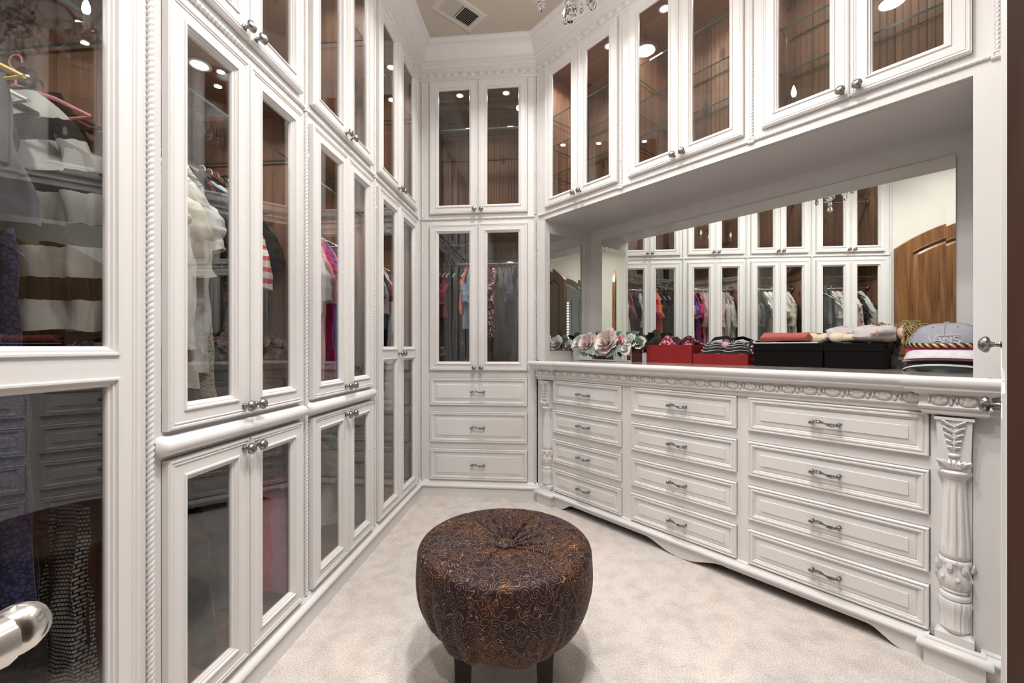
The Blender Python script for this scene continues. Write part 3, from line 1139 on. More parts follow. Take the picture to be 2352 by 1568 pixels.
# carved column, built once and copied to the other corner
def column(cx):
    c = bpy.data.objects.new('column', None)
    COL.objects.link(c)
    c.parent = dr
    c.location = (cx, -.006, 0)
    c.empty_display_size = .05
    w2 = .046
    mb = MB(); mb.box(-w2, w2, -.030, .01, .098, .128)
    mb.loft([[(-w2, -.030, .128), (w2, -.030, .128), (w2, .01, .128), (-w2, .01, .128)], [(-.036, -.022, .140), (.036, -.022, .140), (.036, .01, .140), (-.036, .01, .140)]], cap1=True)
    mb.build('foot_block', 'paint', c, smooth=0)
    mb = MB()
    mb.lathe([(.030, .136), (.034, .139), (.036, .150), (.033, .165), (.033, .190), (.037, .215), (.040, .232), (.037, .243), (.030, .248)], 48,
             mod=lambda a, z: .95 + .12 * abs(sin(9 * a)) ** .6 * (1 if .142 < z < .245 else 0))
    mb.build('fluted_vase', 'paint', c, smooth=30)
    mb = MB()
    mb.lathe([(.028, .246), (.036, .248), (.038, .255), (.036, .262), (.030, .265), (.028, .272), (.033, .275), (.031, .280)], 32)
    mb.build('ring', 'paint', c)
    mb = MB()
    mb.lathe([(.028, .278), (.032, .285), (.036, .296), (.0385, .310), (.037, .328), (.033, .345), (.033, .356), (.037, .367), (.040, .374), (.038, .381), (.030, .384)], 72,
             mod=lambda a, z: 1 + .10 * abs(cos(3.5 * a)) ** .7 * sin(pi * (z - .278) / .106) - .05 * (abs(cos(3.5 * a)) > .97) + .03 * cos(21 * a))
    for k in range(7):
        a = 2 * pi * k / 7
        mb.tube([(.038 * cos(a), .038 * sin(a), .345), (.043 * cos(a), .043 * sin(a), .362), (.0465 * cos(a), .0465 * sin(a), .370), (.047 * cos(a), .047 * sin(a), .362)], [.006, .009, .008, .004], 8)
        a += pi / 7
        mb.tube([(.040 * cos(a), .040 * sin(a), .318), (.044 * cos(a), .044 * sin(a), .326), (.046 * cos(a), .046 * sin(a), .320)], [.006, .007, .003], 6)
    mb.build('leaf_vase', 'paint', c, smooth=50)
    mb = MB()
    prof = [(.031, .384), (.036, .390), (.038, .40)] + [(.038 - .011 * (k / 10) ** .9, .40 + .245 * k / 10) for k in range(1, 11)] + [(.028, .652)]
    mb.lathe(prof, 60, mod=lambda a, z: 1 - (.15 * max(0, cos(10 * a)) if .408 < z < .64 else 0))
    mb.build('fluted_shaft', 'paint', c, smooth=30)
    mb = MB()
    mb.lathe([(.028, .650), (.036, .664), (.041, .670), (.042, .677), (.038, .682), (.02, .684)], 32)
    mb.build('shaft_collar', 'paint', c)
    # capital: tapering block with an acanthus leaf carved in relief
    mb = MB()
    z0, z1 = .683, .853
    mb.loft([[(-.037, -.026, z0), (.037, -.026, z0), (.037, .01, z0), (-.037, .01, z0)], [(-.042, -.034, z1), (.042, -.034, z1), (.042, .01, z1), (-.042, .01, z1)]], cap0=True, cap1=True)
    mb.build('capital_block', 'paint', c, smooth=0)
    mb = MB()
    yv = lambda z: -.027 - .008 * (z - z0) / (z1 - z0)
    mb.tube([(0, yv(.735), .735), (0, yv(.80) - .001, .80), (-.014, yv(.848), .85)], [.0028, .0022, .0018], 6)
    mb.tube([(0, yv(.80) - .001, .80), (.014, yv(.848), .85)], [.0022, .0018], 6)
    for k, z in enumerate((.752, .772, .792, .812, .832)):
        ln = .012 + .0035 * k
        for sx in (-1, 1):
            mb.tube([(sx * .002, yv(z), z), (sx * ln * .6, yv(z) - .004, z + .010), (sx * ln, yv(z) - .002, z + .012 + .002 * k), (sx * (ln + .003), yv(z), z + .007)], [.004, .0085, .0075, .002], 8, squash=.55)
    mb.ball((0, yv(.735), .735), .016, .008, .007, 10, 5)
    for k in range(-3, 4):
        mb.tube([(k * .004, -.030, .692), (k * .009, -.036, .710), (k * .0125, -.034, .716), (k * .0135, -.030, .708)], [.004, .0055, .005, .003], 6)
    mb.build('acanthus_carving', 'paint', c, smooth=50)
    mb = MB()
    mb.box(-.047, .047, -.040, .01, .853, .862)
    mb.build('capital_cap', 'paint', c, smooth=0)
    return c


c1 = column(-.1275)
c2 = copy_tree(c1, dr)
c2.location = (-2.0925, -.006, 0)
# cornice below the worktop with carved band
CORN = [(.0, .868), (.008, .870), (.012, .878), (.012, .886), (.018, .890), (.020, .897), (.016, .901), (.016, .936), (.026, .940), (.034, .948)]
cpath = [(-2.19, .0), (-2.155, .0), (-2.155, PF), (-2.03, PF), (-2.03, -.0), (-.195, -.0), (-.195, PF), (-.060, PF), (-.060, .0), (-.024, .0)]
mb = MB(); sweep_local(mb, cpath, CORN)
mb.build('cornice', 'paint', dr, smooth=50)
cv = MB()
n = 24
for i in range(n):
    carved_unit(cv, -2.03 + 1.835 * (i + .5) / n, .036, 1.835 / n)
cv.xf(Matrix.Translation((0, -.017, .918)))
cv.build('carved_band', 'paint', dr, smooth=60)
for x in (-2.0925, -.1275):
    cv = MB()
    for q in (-.033, .033):
        carved_unit(cv, x + q, .036, .066)
    cv.xf(Matrix.Translation((0, PF - .017, .918)))
    cv.build('carved_corner', 'paint', dr, smooth=60)

wt = thing('worktop', 'grey brown marble worktop with white moulded edge on the dresser', 'worktop', (on_right(0)[0], on_right(0)[1], .948), R_RIGHT)
EDGE = [(.034, .0), (.044, .003), (.048, .010), (.046, .017), (.050, .020), (.056, .026), (.058, .036), (.055, .045), (.048, .051), (.042, .053)]
wpath = [(-2.20, .0), (-2.158, .0), (-2.158, PF), (-2.026, PF), (-2.026, -.0), (-.198, -.0), (-.198, PF), (-.052, PF), (-.052, .0), (-.024, .0)]
mb = MB(); sweep_local(mb, wpath, EDGE)
mb.build('moulded_edge', 'paint', wt, smooth=50)
mb = MB()
sw = sweep(wpath, [(.042, .0529)])
pts = [r[0] for r in sw]
b = len(mb.v)
mb.v += pts + [(p[0], .5, p[2]) for p in pts]
for i in range(len(pts) - 1):
    if abs(pts[i + 1][0] - pts[i][0]) > 1e-4:
        mb.face((b + i, b + i + 1, b + len(pts) + i + 1, b + len(pts) + i))
mb.build('marble_top', 'marble', wt, smooth=0)

# ------------------------------------------------------------------ ceiling fixtures
vt = thing('air_vent', 'slatted beige air vent set in the ceiling', 'air vent', (-.60, 2.70, CEIL), radians(47.2) + pi)
mb = MB()
hw, hh = .158, .100
mb.rect_frame(-hw, hw, -hh, hh, [(0, 0), (0, .006), (.006, .010), (.036, .010), (.038, .004), (.038, .0)])
for i, p in enumerate(mb.v):
    mb.v[i] = (p[0], p[2], -p[1])
mb.build('frame', 'vent', vt, smooth=20)
mb = MB(); mb.box(-hw + .036, hw - .036, -hh + .036, hh - .036, -.0015, -.0005)
mb.build('duct_shade', 'dark', vt, smooth=0)  # flat near-black sheet, painted shade behind the slats
sm = MB(); sm.box(-.0006, .0006, -hh + .037, hh - .037, -.007, .007)
sme = sm.mesh('slat', 'vent', smooth=0)
for i in range(20):
    x = -hw + .044 + i * (2 * hw - .088) / 19
    if i == 10:
        continue
    put('slat', sme, vt, (x, 0, -.008), rot=(0, radians(-38 if i < 10 else 42), 0))
mb = MB(); mb.box(-.004, .004, -hh + .036, hh - .036, -.012, -.002)
mb.build('divider', 'vent', vt, smooth=0)

for i, (x, y, lb) in enumerate(((.05, .75, 'over the left wardrobes'), (.32, 1.15, 'above the dresser'), (-.25, 2.22, 'towards the back wall'), (.15, .25, 'just inside the entrance'), (-.30, -.40, 'added behind the entrance to brighten the cream wall'))):  # the last one is added to brighten the walls behind the camera
    dl = thing('downlight', 'round white recessed ceiling downlight %s' % lb, 'downlight', (x, y, CEIL), 0, 'ceiling downlights')
    mb = MB(); mb.lathe([(.085, 0), (.085, -.004), (.070, -.006), (.062, -.002), (.058, .0)], 24)
    mb.build('trim_ring', 'can', dl)
    mb = MB(); mb.lathe([(.0001, -.001), (.048, -.001)], 24)
    mb.build('lens', 'lens', dl, smooth=0)
    lamp('downlight_lamp', (0, 0, -.012), K_CEIL, .13, dl, spread=125)

# chandelier
ch = thing('chandelier', 'crystal chandelier with cut glass drops hanging from the ceiling', 'chandelier', (.066, 1.40, 2.182))
mb = MB()
mb.lathe([(.0001, .0), (.010, .002), (.017, .010), (.020, .020), (.018, .032), (.012, .042), (.009, .048)], 10)
mb.lathe([(.009, .048), (.014, .054), (.016, .064), (.013, .076), (.009, .084), (.006, .088)], 10)
mb.build('finial_drop', 'crystal', ch, smooth=0)
mb = MB()
mb.lathe([(.006, .088), (.014, .094), (.028, .104), (.034, .118), (.030, .130), (.014, .138), (.010, .150)], 14)
mb.build('finial_ball', 'crystal', ch, smooth=0)
mb = MB()
mb.lathe([(.010, .150), (.045, .160), (.05, .168), (.012, .176), (.012, .24), (.03, .27), (.034, .30), (.014, .34), (.012, .50), (.028, .54), (.014, .60), (.008, .66), (.006, .80), (.004, 1.10)], 16)
mb.build('stem', 'chrome', ch)
mb = MB(); mb.lathe([(.06, 1.145), (.058, 1.135), (.035, 1.11), (.01, 1.10)], 20)
mb.build('canopy', 'chrome', ch)
bob = MB(); bob.lathe([(.004, .0), (.03, .004), (.042, .012), (.040, .013), (.028, .008), (.004, .006)], 16)
bobm = bob.mesh('bobeche', 'crystal', smooth=0)
cup = MB(); cup.lathe([(.008, .0), (.011, .01), (.011, .07), (.006, .07)], 12)
cupm = cup.mesh('candle_tube', 'can')
bl = MB(); bl.lathe([(.004, .07), (.011, .085), (.013, .098), (.009, .118), (.003, .135), (.0004, .142)], 10)
blm = bl.mesh('bulb', 'bulb')
dp = MB(); dp.lathe([(.0002, .0), (.006, .006), (.0095, .016), (.009, .026), (.005, .042), (.0012, .050)], 7)
dpm = dp.mesh('crystal_drop', 'crystal', smooth=0)
bd = MB()
for k in range(5):
    bd.lathe([(.0003, .010 * k), (.0042, .010 * k + .005), (.0003, .010 * k + .010)], 6)
bdm = bd.mesh('bead_strand', 'crystal', smooth=0)
for k in range(6):
    a = 2 * pi * k / 6 + .35
    arm = MB()
    pts = []
    for i in range(13):
        t = i / 12
        r = .02 + .25 * t
        z = .26 - .12 * sin(pi * min(1, t * 1.15)) + .10 * max(0, t - .45)
        pts.append((r * cos(a), r * sin(a), z))
    arm.tube(pts, .0055, 8)
    arm.build('arm', 'crystal', ch)
    ex, ey, ez = pts[-1]
    put('bobeche', bobm, ch, (ex, ey, ez))
    put('candle_tube', cupm, ch, (ex, ey, ez + .004))
    put('bulb', blm, ch, (ex, ey, ez + .004))
    for j in range(5):
        b2 = 2 * pi * j / 5
        put('crystal_drop', dpm, ch, (ex + .036 * cos(b2), ey + .036 * sin(b2), ez - .054))
        put('bead_strand', bdm, ch, (ex + .036 * cos(b2), ey + .036 * sin(b2), ez - .036))
for k in range(9):
    a = 2 * pi * k / 9 + .25
    put('crystal_drop', dpm, ch, (.145 * cos(a), .145 * sin(a), .100 + .022 * (k % 2)), scale=(1.5, 1.5, 1.4))
    put('bead_strand', bdm, ch, (.145 * cos(a), .145 * sin(a), .168 + .022 * (k % 2)))
mb = MB()
mb.lathe([(.141, .226), (.147, .229), (.149, .236), (.143, .238), (.141, .232)], 28)
for k in range(4):
    a = pi * k / 2
    mb.tube([(.01 * cos(a), .01 * sin(a), .245), (.06 * cos(a), .06 * sin(a), .242), (.144 * cos(a), .144 * sin(a), .233)], .003, 6)
mb.build('drop_ring', 'crystal', ch)

# ------------------------------------------------------------------ ottoman
ot = thing('ottoman', 'round tufted ottoman in dark plum rose-patterned velvet on black legs', 'ottoman', (-.155, 1.412, 0))
NA = 288
prof = []       # (r, z, arc length)
for k in range(15):
    r = .028 + (.262 - .028) * k / 14
    prof.append((r, .452 - .028 * (1 - (r - .028) / .234) ** 2.2 - .006 * ((r - .028) / .234) ** 4))
for k in range(1, 8):
    a = pi / 2 * k / 7
    prof.append((.262 + .030 * sin(a), .416 + .030 * cos(a)))
ns_ = 14
for k in range(1, ns_ + 1):
    t = k / ns_
    prof.append((.292 + .006 * sin(pi * t) - .040 * t ** 3, .416 - .215 * t))
prof += [(.235, .183), (.20, .178)]
pleats = [(.28, .8), (.62, .5), (1.02, 1.0), (1.30, .6), (1.62, .7), (1.86, .6), (2.2, 1.0), (2.75, .7), (3.26, 1.0), (3.55, 1.0), (4.35, .7), (5.05, .45), (5.6, .8), (6.02, 1.0)]
random.seed(3)
fold = [(random.uniform(0, 2 * pi), random.uniform(.4, 1)) for _ in range(26)]
mb = MB()
rings = []
uvs = []
s_len = 0
seam = None
for k, (r, z) in enumerate(prof):
    if k:
        s_len += math.hypot(r - prof[k - 1][0], z - prof[k - 1][1])
    ring = []
    for i in range(NA):
        a = 2 * pi * i / NA
        dr_, dz_ = 0, 0
        if k < 20:
            t = (r - .028) / .264
            for pa, pw in pleats:
                d = (a - pa - .10 * sin(3 * t) + pi) % (2 * pi) - pi
                wd = .013 + .035 * (1 - t) ** 3
                dz_ -= .017 * pw * math.exp(-abs(d / wd) ** 1.3) * max(0, 1 - t * (.95 + .3 * (1 - pw))) ** .7 * min(1, t * 8 + .4)
                dz_ += .006 * pw * math.exp(-((d - .09) / .07) ** 2) * max(0, 1 - t) ** .8
        else:
            t = (k - 20) / (len(prof) - 20)
            for fa, fw in fold:
                d = (a - fa + pi) % (2 * pi) - pi
                dr_ -= .013 * fw * math.exp(-abs(d / .035) ** 1.4) * min(1, t * 1.6)
            dr_ += .003 * sin(9 * a + 2 * t) * t
            if k >= len(prof) - 4:
                dz_ += .006 * sin(7 * a)
        ring.append(((r + dr_) * cos(a), (r + dr_) * sin(a), z + dz_))
        if k <= 21:
            rr_ = s_len + .028
            uvs.append((rr_ * cos(a), rr_ * sin(a)))
        else:
            uvs.append((a * .292 + 3, s_len))
    rings.append(ring)
    if k == 21:                      # duplicate ring so that skirt has its own unrolled map
        rings_top = rings
        mb.loft(rings_top, cap0=True)
        rings = [ring]
        for i in range(NA):
            uvs.append((2 * pi * i / NA * .292 + 3, s_len))
mb.loft(rings, cap1=True)
mb.uv = uvs
ob_ = mb.build('upholstery', 'velvet', ot, smooth=60)
mb = MB()
mb.lathe([(.034, .416), (.037, .424), (.034, .433), (.022, .440), (.0001, .443)], 32)
mb.uv = [(p[0] + 1.3, p[1] + .7) for p in mb.v]
mb.build('button', 'velvet', ot)
for k in range(4):
    a = radians(45) + k * pi / 2 + radians(5)
    mb = MB()
    ring0 = [(sx * .020, sy * .020, 0) for sx, sy in ((-1, -1), (1, -1), (1, 1), (-1, 1))]
    ring1 = [(sx * .027, sy * .027, .19) for sx, sy in ((-1, -1), (1, -1), (1, 1), (-1, 1))]
    mb.loft([ring0, ring1], cap0=True, cap1=True)
    mb.build('leg', 'blackwood', ot, loc=(.178 * cos(a), .178 * sin(a), 0), rotz=radians(5), smooth=0)

# ------------------------------------------------------------------ wooden doors at the entrance
def arched_leaf(name, w_, zlo, zhi, loc, rotz, label, wood='doorwood'):
    d = struct(bpy.data.objects.new(name, None), label, 'door')
    COL.objects.link(d)
    d.location = loc
    d.rotation_euler = (0, 0, rotz)
    def top(x, inset=0):
        t = x / w_
        return zlo + (zhi - zlo) * sin(t * pi / 2) ** .9 - inset
    xs = [w_ * i / 14 for i in range(15)]
    mb = MB()
    st = .125
    mb.prism([(0, .01), (st, .01)] + [(x, top(x)) for x in (st, st * .75, st * .5, st * .25, 0)], -.022, .022)
    mb.build('stile', wood, d, smooth=0)
    mb = MB()
    mb.prism([(w_ - st, .01), (w_, .01)] + [(w_ - st * q, top(w_ - st * q)) for q in (0, .25, .5, .75, 1)], -.022, .022)
    mb.build('stile', wood, d, smooth=0)
    xin = [st + (w_ - 2 * st) * i / 12 for i in range(13)]
    mb = MB()
    for xa, xb in zip(xin, xin[1:]):
        mb.prism([(xa, top(xa, .13)), (xb, top(xb, .13)), (xb, top(xb)), (xa, top(xa))], -.022, .022)
    mb.build('top_rail', wood, d, smooth=0)
    for z0, z1 in ((.01, .22), (.86, 1.0)):
        mb = MB(); mb.box(st, w_ - st, -.022, .022, z0, z1)
        mb.build('rail', wood, d, smooth=0)
    # panels with stepped moulding
    for z0, zc_ in ((1.0, None), (.22, .86)):
        def out(i):
            lo = [(st + i, z0 + i), (w_ - st - i, z0 + i)]
            if zc_:
                return lo + [(w_ - st - i - (w_ - 2 * st - 2 * i) * q / 12, zc_ - i) for q in range(13)]
            return lo + [(x, top(x, .13) - i) for x in [st + i + (w_ - 2 * st - 2 * i) * q / 12 for q in range(12, -1, -1)]]
        mb = MB()
        for sg in (-1, 1):
            rr = [[(x, sg * y, z) for x, z in out(i)] for i, y in ((0, .022), (.004, .028), (.012, .028), (.018, .014), (.03, .012), (.034, .006), (.06, .016), (.064, .020))]
            mb.loft(rr, cap1=True)
        mb.build('panel', wood, d, smooth=25)
    return d


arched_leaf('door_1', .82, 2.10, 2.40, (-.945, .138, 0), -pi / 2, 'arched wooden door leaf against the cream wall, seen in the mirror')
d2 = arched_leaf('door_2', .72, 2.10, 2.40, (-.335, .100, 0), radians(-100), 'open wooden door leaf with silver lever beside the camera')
lv = MB()
lv.lathe([(.024, 0), (.024, .006), (.010, .010), (.009, .032)], 16, axis='Y')
lv.tube([(0, -.030, 0), (.03, -.036, .006), (.07, -.038, .004), (.105, -.036, -.004), (.135, -.030, -.006)], [.008, .0075, .0075, .010, .0125], 12)
lv.ball((.142, -.028, -.005), .0125, .012, .0125, 12, 9)
put('lever_handle', lv.mesh('lever_handle', 'satin'), d2, (.045, .022, .962), rot=(0, 0, pi))
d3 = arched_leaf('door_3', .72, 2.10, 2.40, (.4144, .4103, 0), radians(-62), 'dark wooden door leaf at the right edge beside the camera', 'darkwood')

# ------------------------------------------------------------------ things on the worktop
TOP = 1.001


def R3(s, d, z=TOP):
    p = on_right(s, d)
    return (p[0], p[1], z)


M['red'] = plain('red_board', (.24, .008, .008), .32, coat=.2)
M['black'] = plain('black_board', (.004, .0035, .0035), .55, spec=.12)


def open_box(mb, w_, d_, h_, t=.004):
    mb.box(-w_ / 2, w_ / 2, 0, d_, 0, t)
    mb.box(-w_ / 2, w_ / 2, 0, t, t, h_)
    mb.box(-w_ / 2, w_ / 2, d_ - t, d_, t, h_)
    mb.box(-w_ / 2, -w_ / 2 + t, t, d_ - t, t, h_)
    mb.box(w_ / 2 - t, w_ / 2, t, d_ - t, t, h_)


b1 = thing('shoe_box', 'tall open red cardboard box holding floral fabric on the worktop', 'box', R3(-1.355, .30), R_RIGHT)
mb = MB(); open_box(mb, .300, .19, .110); mb.build('tray', 'red', b1, smooth=0)
b2 = thing('gift_box', 'low red open box holding a striped bikini on the worktop', 'box', R3(-1.045, .29), R_RIGHT)
mb = MB(); open_box(mb, .298, .20, .060); mb.build('tray', 'red', b2, smooth=0)
for s0, lb in ((-.722, 'left black shoe box with a salmon towel on it'), (-.462, 'right black shoe box with two rag dolls on it')):
    wd = .302 if s0 < -.6 else .214
    bb = thing('shoe_box', lb, 'box', R3(s0, .30), R_RIGHT)
    mb = MB(); mb.box(-wd / 2 + .003, wd / 2 - .003, .003, .187, 0, .080); mb.build('body', 'black', bb, smooth=0)
    mb = MB(); mb.box(-wd / 2, wd / 2, 0, .19, .080, .116); mb.build('lid', 'black', bb, smooth=0)

M['floral_red'] = cloth('dark_red_floral', (.20, .008, .028), 'print', (.62, .30, .36), 60)
M['stripe_bw'] = cloth('black_white_stripe', (.012, .012, .013), 'plain')
M['white_line'] = plain('white_thread', (.75, .75, .75), .7)
M['pink_soft'] = cloth('soft_pink', (.72, .40, .45))
M['salmon'] = cloth('salmon_fleece', (.50, .125, .105))
M['white_cloth'] = cloth('white_cloth', (.68, .66, .66))
M['doll_cream'] = cloth('doll_cream', (.80, .70, .50))
M['doll_skin'] = cloth('doll_skin', (.80, .52, .42))
M['doll_dress'] = cloth('doll_dress', (.62, .57, .57))
M['yarn'] = cloth('olive_yarn', (.38, .29, .13))


def lump(mb, cx, cy, w_, d_, h_, seed, nx=16, ny=8, rough=.3):
    """crumpled cloth mound"""
    rnd = random.Random(seed)
    ph = [(rnd.uniform(0, 6), rnd.uniform(15, 60), rnd.uniform(15, 60)) for _ in range(5)]
    b = len(mb.v)
    for j in range(ny + 1):
        for i in range(nx + 1):
            u, v = i / nx * 2 - 1, j / ny * 2 - 1
            e = max(0, (1 - u ** 4) * (1 - v ** 4))
            x, y = cx + u * w_ / 2, cy + v * d_ / 2
            q = sum(sin(p + a * x + c * y) for p, a, c in ph) / 5
            mb.v.append((x, y, h_ * (e ** .5) * (1 + rough * q) if e > 0 else 0))
    for j in range(ny):
        for i in range(nx):
            k = b + j * (nx + 1) + i
            mb.face((k, k + 1, k + nx + 2, k + nx + 1))
    return mb


mb = MB(); lump(mb, 0, .095, .285, .175, .150, 4, 40, 22, .28)
for i, p in enumerate(mb.v):
    mb.v[i] = (p[0], p[1], max(.05, p[2] - .036 + .030 * math.exp(-((p[0] + .045) / .035) ** 2) + .012 * math.exp(-((p[0] - .05) / .02) ** 2)) if p[2] > .02 else .05)
tag(mb.build('floral_scarf', 'floral_red', None, R3(-1.355, .30, TOP + .005), R_RIGHT), 'crumpled dark red floral scarf in the red box', 'scarf')

# bikini top: two striped cups with piping lines and a strap
bk_ = thing('bikini_top', 'black and white striped bikini top in the red lid', 'bikini', R3(-1.045, .29, TOP + .004), R_RIGHT)
for cx in (-.062, .062):
    def dome(u, a, k=1.0):
        r = .080 * u
        return (cx + r * cos(a) * .98, .085 + r * sin(a) * 1.0, .050 + .078 * k * max(0, 1 - u ** 2.4))
    mb = MB()
    mb.loft([[dome(1 - q / 9, 2 * pi * i / 28) for i in range(28)] for q in range(10)])
    mb.loft([[(p[0], p[1], .004) for p in [dome(1, 2 * pi * i / 28) for i in range(28)]], [dome(1, 2 * pi * i / 28) for i in range(28)]])
    cupo = mb.build('cup', 'stripe_bw', bk_, smooth=60)
    ln = MB()
    for q in range(7):
        pts = []
        for i in range(15):
            a = pi + .25 + (pi - .5) * i / 14
            u = 1 - .125 * q
            x, y, z = dome(u, a)
            pts.append((x, y - .0012, z + .0012 + .004 * cos(i * .6)))
        ln.tube(pts, .0016, 5)
    ln.build('stripe_lines', 'white_line', cupo)
mb = MB()
mb.tube([(-.10, .08, .10), (-.06, .09, .142), (0, .10, .150), (.05, .09, .128), (.075, .09, .11)], .006, 8, squash=1.6)
mb.build('strap', 'stripe_bw', bk_)
mb = MB(); mb.ball((.01, .06, .105), .022, .012, .020, 10, 6); mb.build('centre_tie', 'pink_soft', bk_)
mb = MB(); lump(mb, .10, .14, .12, .08, .12, 9, 12, 8, .5)
tag(mb.build('pink_print_scrap', cloth('black_pink_print', (.02, .015, .02), 'print', (.75, .42, .48), 50), None, R3(-1.02, .31, TOP + .004), R_RIGHT), 'scrap of black and pink print cloth behind the bikini', 'cloth')

# folded salmon towel on a white sheet, on the left black box
tw = thing('folded_towel', 'rolled salmon fleece towel on the left black box', 'towel', R3(-.722, .30, TOP + .116), R_RIGHT)
mb = MB()
rings = []
for k in range(15):
    t = k / 14
    x = -.138 + .236 * t
    e = min(1, (sin(pi * min(t * 6, .5))) * 1.0, (sin(pi * min((1 - t) * 6, .5)) + .25))
    rings.append([(x + .006 * sin(3 * a), .085 + .078 * e * cos(a), .005 + .026 * e + (.023 + .002 * sin(9 * t)) * e * (abs(sin(a)) ** .7) * (1 if sin(a) > 0 else -1) + .0025 * sin(4 * a + 5 * t)) for a in [2 * pi * i / 22 for i in range(22)]])
mb.loft(rings, cap0=True, cap1=True)
mb.build('roll', 'salmon', tw, smooth=60)
mb = MB(); mb.box(-.146, .130, .004, .170, .0, .006); mb.build('lining', 'white_cloth', tw)


def rag_doll(label, s, d, z, rz, sc):
    """cloth doll lying on its back, feet towards the left of the viewer"""
    o = thing('rag_doll', label, 'doll', R3(s, d, z), R_RIGHT + rz, 'rag dolls')
    for i, (yy, x) in enumerate(((-.034, -.118), (.022, -.075))):
        mb = MB()
        mb.tube([(x - .022, yy, .022), (x, yy, .026), (x + .05, yy * .8, .026), (x + .09, yy * .6, .028)], [.016, .021, .018, .015], 14)
        mb.ball((x - .004, yy, .027), .036, .026, .027, 14, 9)
        mb.build('leg', 'doll_cream', o, smooth=80)
    mb = MB()
    rings = []
    for k in range(10):
        t = k / 9
        w_ = .064 * (1 - t) + .034 * t
        h_ = .034 + .010 * sin(pi * t)
        rings.append([(-.055 + .15 * t + .006 * sin(5 * a) * (1 - t), (w_ + .006 * sin(6 * a) * (1 - t)) * cos(a), .036 + h_ * sin(a) * (.8 if sin(a) < 0 else 1.1) + (.007 * sin(11 * t + 3 * a) if sin(a) > 0 else 0)) for a in [2 * pi * i / 20 for i in range(20)]])
    mb.loft(rings, cap0=True, cap1=True)
    mb.build('dress', 'doll_dress', o, smooth=70)
    for sy in (-1, 1):
        mb = MB()
        mb.tube([(.082, sy * .030, .052), (.060, sy * .056, .056), (.035, sy * .062, .052)], [.017, .017, .015], 10)
        am = mb.build('arm', 'doll_dress', o, smooth=80)
        mb = MB(); mb.ball((.022, sy * .063, .046), .014, .010, .010, 10, 6); mb.build('hand', 'doll_skin', am, smooth=80)
    mb = MB()
    mb.ball((.128, 0, .046), .036, .036, .038, 14, 10)
    hd = mb.build('head', 'doll_skin', o, smooth=80)
    hr = MB()
    rnd = random.Random(int(s * 1000))
    c = Vector((.128, 0, .046))
    k = 0
    while k < 380:
        n_ = Vector((rnd.uniform(-1, 1), rnd.uniform(-1, 1), rnd.uniform(-1, 1)))
        if not .1 < n_.length < 1:
            continue
        n_.normalize()
        if n_.x < -.15 and n_.z < .75 or n_.x < .05 and n_.z > .4 and rnd.random() < .5:
            continue
        k += 1
        j = lambda q: Vector((rnd.uniform(-q, q), rnd.uniform(-q, q), rnd.uniform(-q, q)))
        p0 = c + n_ * .034
        p1 = c + n_ * rnd.uniform(.044, .056) + j(.008)
        p2 = p1 + n_ * rnd.uniform(-.004, .014) + j(.012) + Vector((.006, 0, -.012))
        p3 = p2 + j(.012) + Vector((.004, 0, -.012))
        hr.tube([p0, p1, p2, p3], [.0024, .0024, .0020, .0012], 4)
    hr.build('yarn_hair', 'yarn', hd)['kind'] = 'stuff'
    o.scale = (sc, sc, sc)
    return o


rag_doll('rag doll in pale dress with olive yarn hair, in front on the black box', -.408, .352, TOP + .117, 0, .92)
rag_doll('rag doll in grey dress lying behind, feet beside the salmon towel', -.520, .405, TOP + .117, 0, .92)

# caps: a stack of baseball caps at the right end
M['cap_grey'] = cloth('cap_grey', (.36, .36, .40))
M['cap_white'] = cloth('cap_white', (.72, .68, .72))
M['cap_pink'] = cloth('cap_magenta', (.55, .01, .10))
M['cap_rose'] = cloth('cap_rose', (.62, .28, .32))
M['cap_teal'] = cloth('cap_teal', (.17, .24, .26))
M['cap_dark'] = cloth('cap_dark_green', (.012, .022, .018))
M['gold'] = plain('gold_thread', (.60, .42, .13), .45, metal=.3)
M['emb'] = plain('embroidery', (.58, .58, .62), .6)
CAPX, CAPY = .118, .100


def visor(mb, x_w, z, drop, proj, th=.004, curve=.02, y0=0.0):
    n_, m_ = 20, 5
    for top_ in (0, 1):
        pass
    rings = []
    for i in range(n_ + 1):
        u = i / n_ * 2 - 1
        a = u * pi * .5
        xin, yin = x_w * sin(a) * .92, y0 - CAPY * .85 * cos(a)
        xo, yo = x_w * 1.04 * sin(a * 1.0), y0 - (CAPY * .85 + proj) * max(0, cos(a)) ** .55 * 1.0
        zi = z - curve * u * u
        zo = z - drop - curve * 1.5 * u * u
        ring = []
        for q in range(m_ + 1):
            t = q / m_
            ring.append((xin + (xo - xin) * t, yin + (yo - yin) * t, zi + (zo - zi) * t + .004 * sin(pi * t)))
        ring += [(p[0], p[1], p[2] - th) for p in reversed(ring)]
        rings.append(ring)
    mb.loft(rings, cap0=True, cap1=True)


cap = thing('cap', 'grey baseball cap with white visor, rope trim and raised lettering, topmost', 'cap', R3(-.170, .33), R_RIGHT, 'stacked caps')


def crown_pt(a, t, k=1.0):
    """a: angle, t: 0 brim .. 1 top"""
    e = cos(t * pi / 2) ** .62
    return Vector((CAPX * e * cos(a) * k, CAPY * e * sin(a) * k, .095 + .098 * sin(t * pi / 2) ** 1.05 * k))


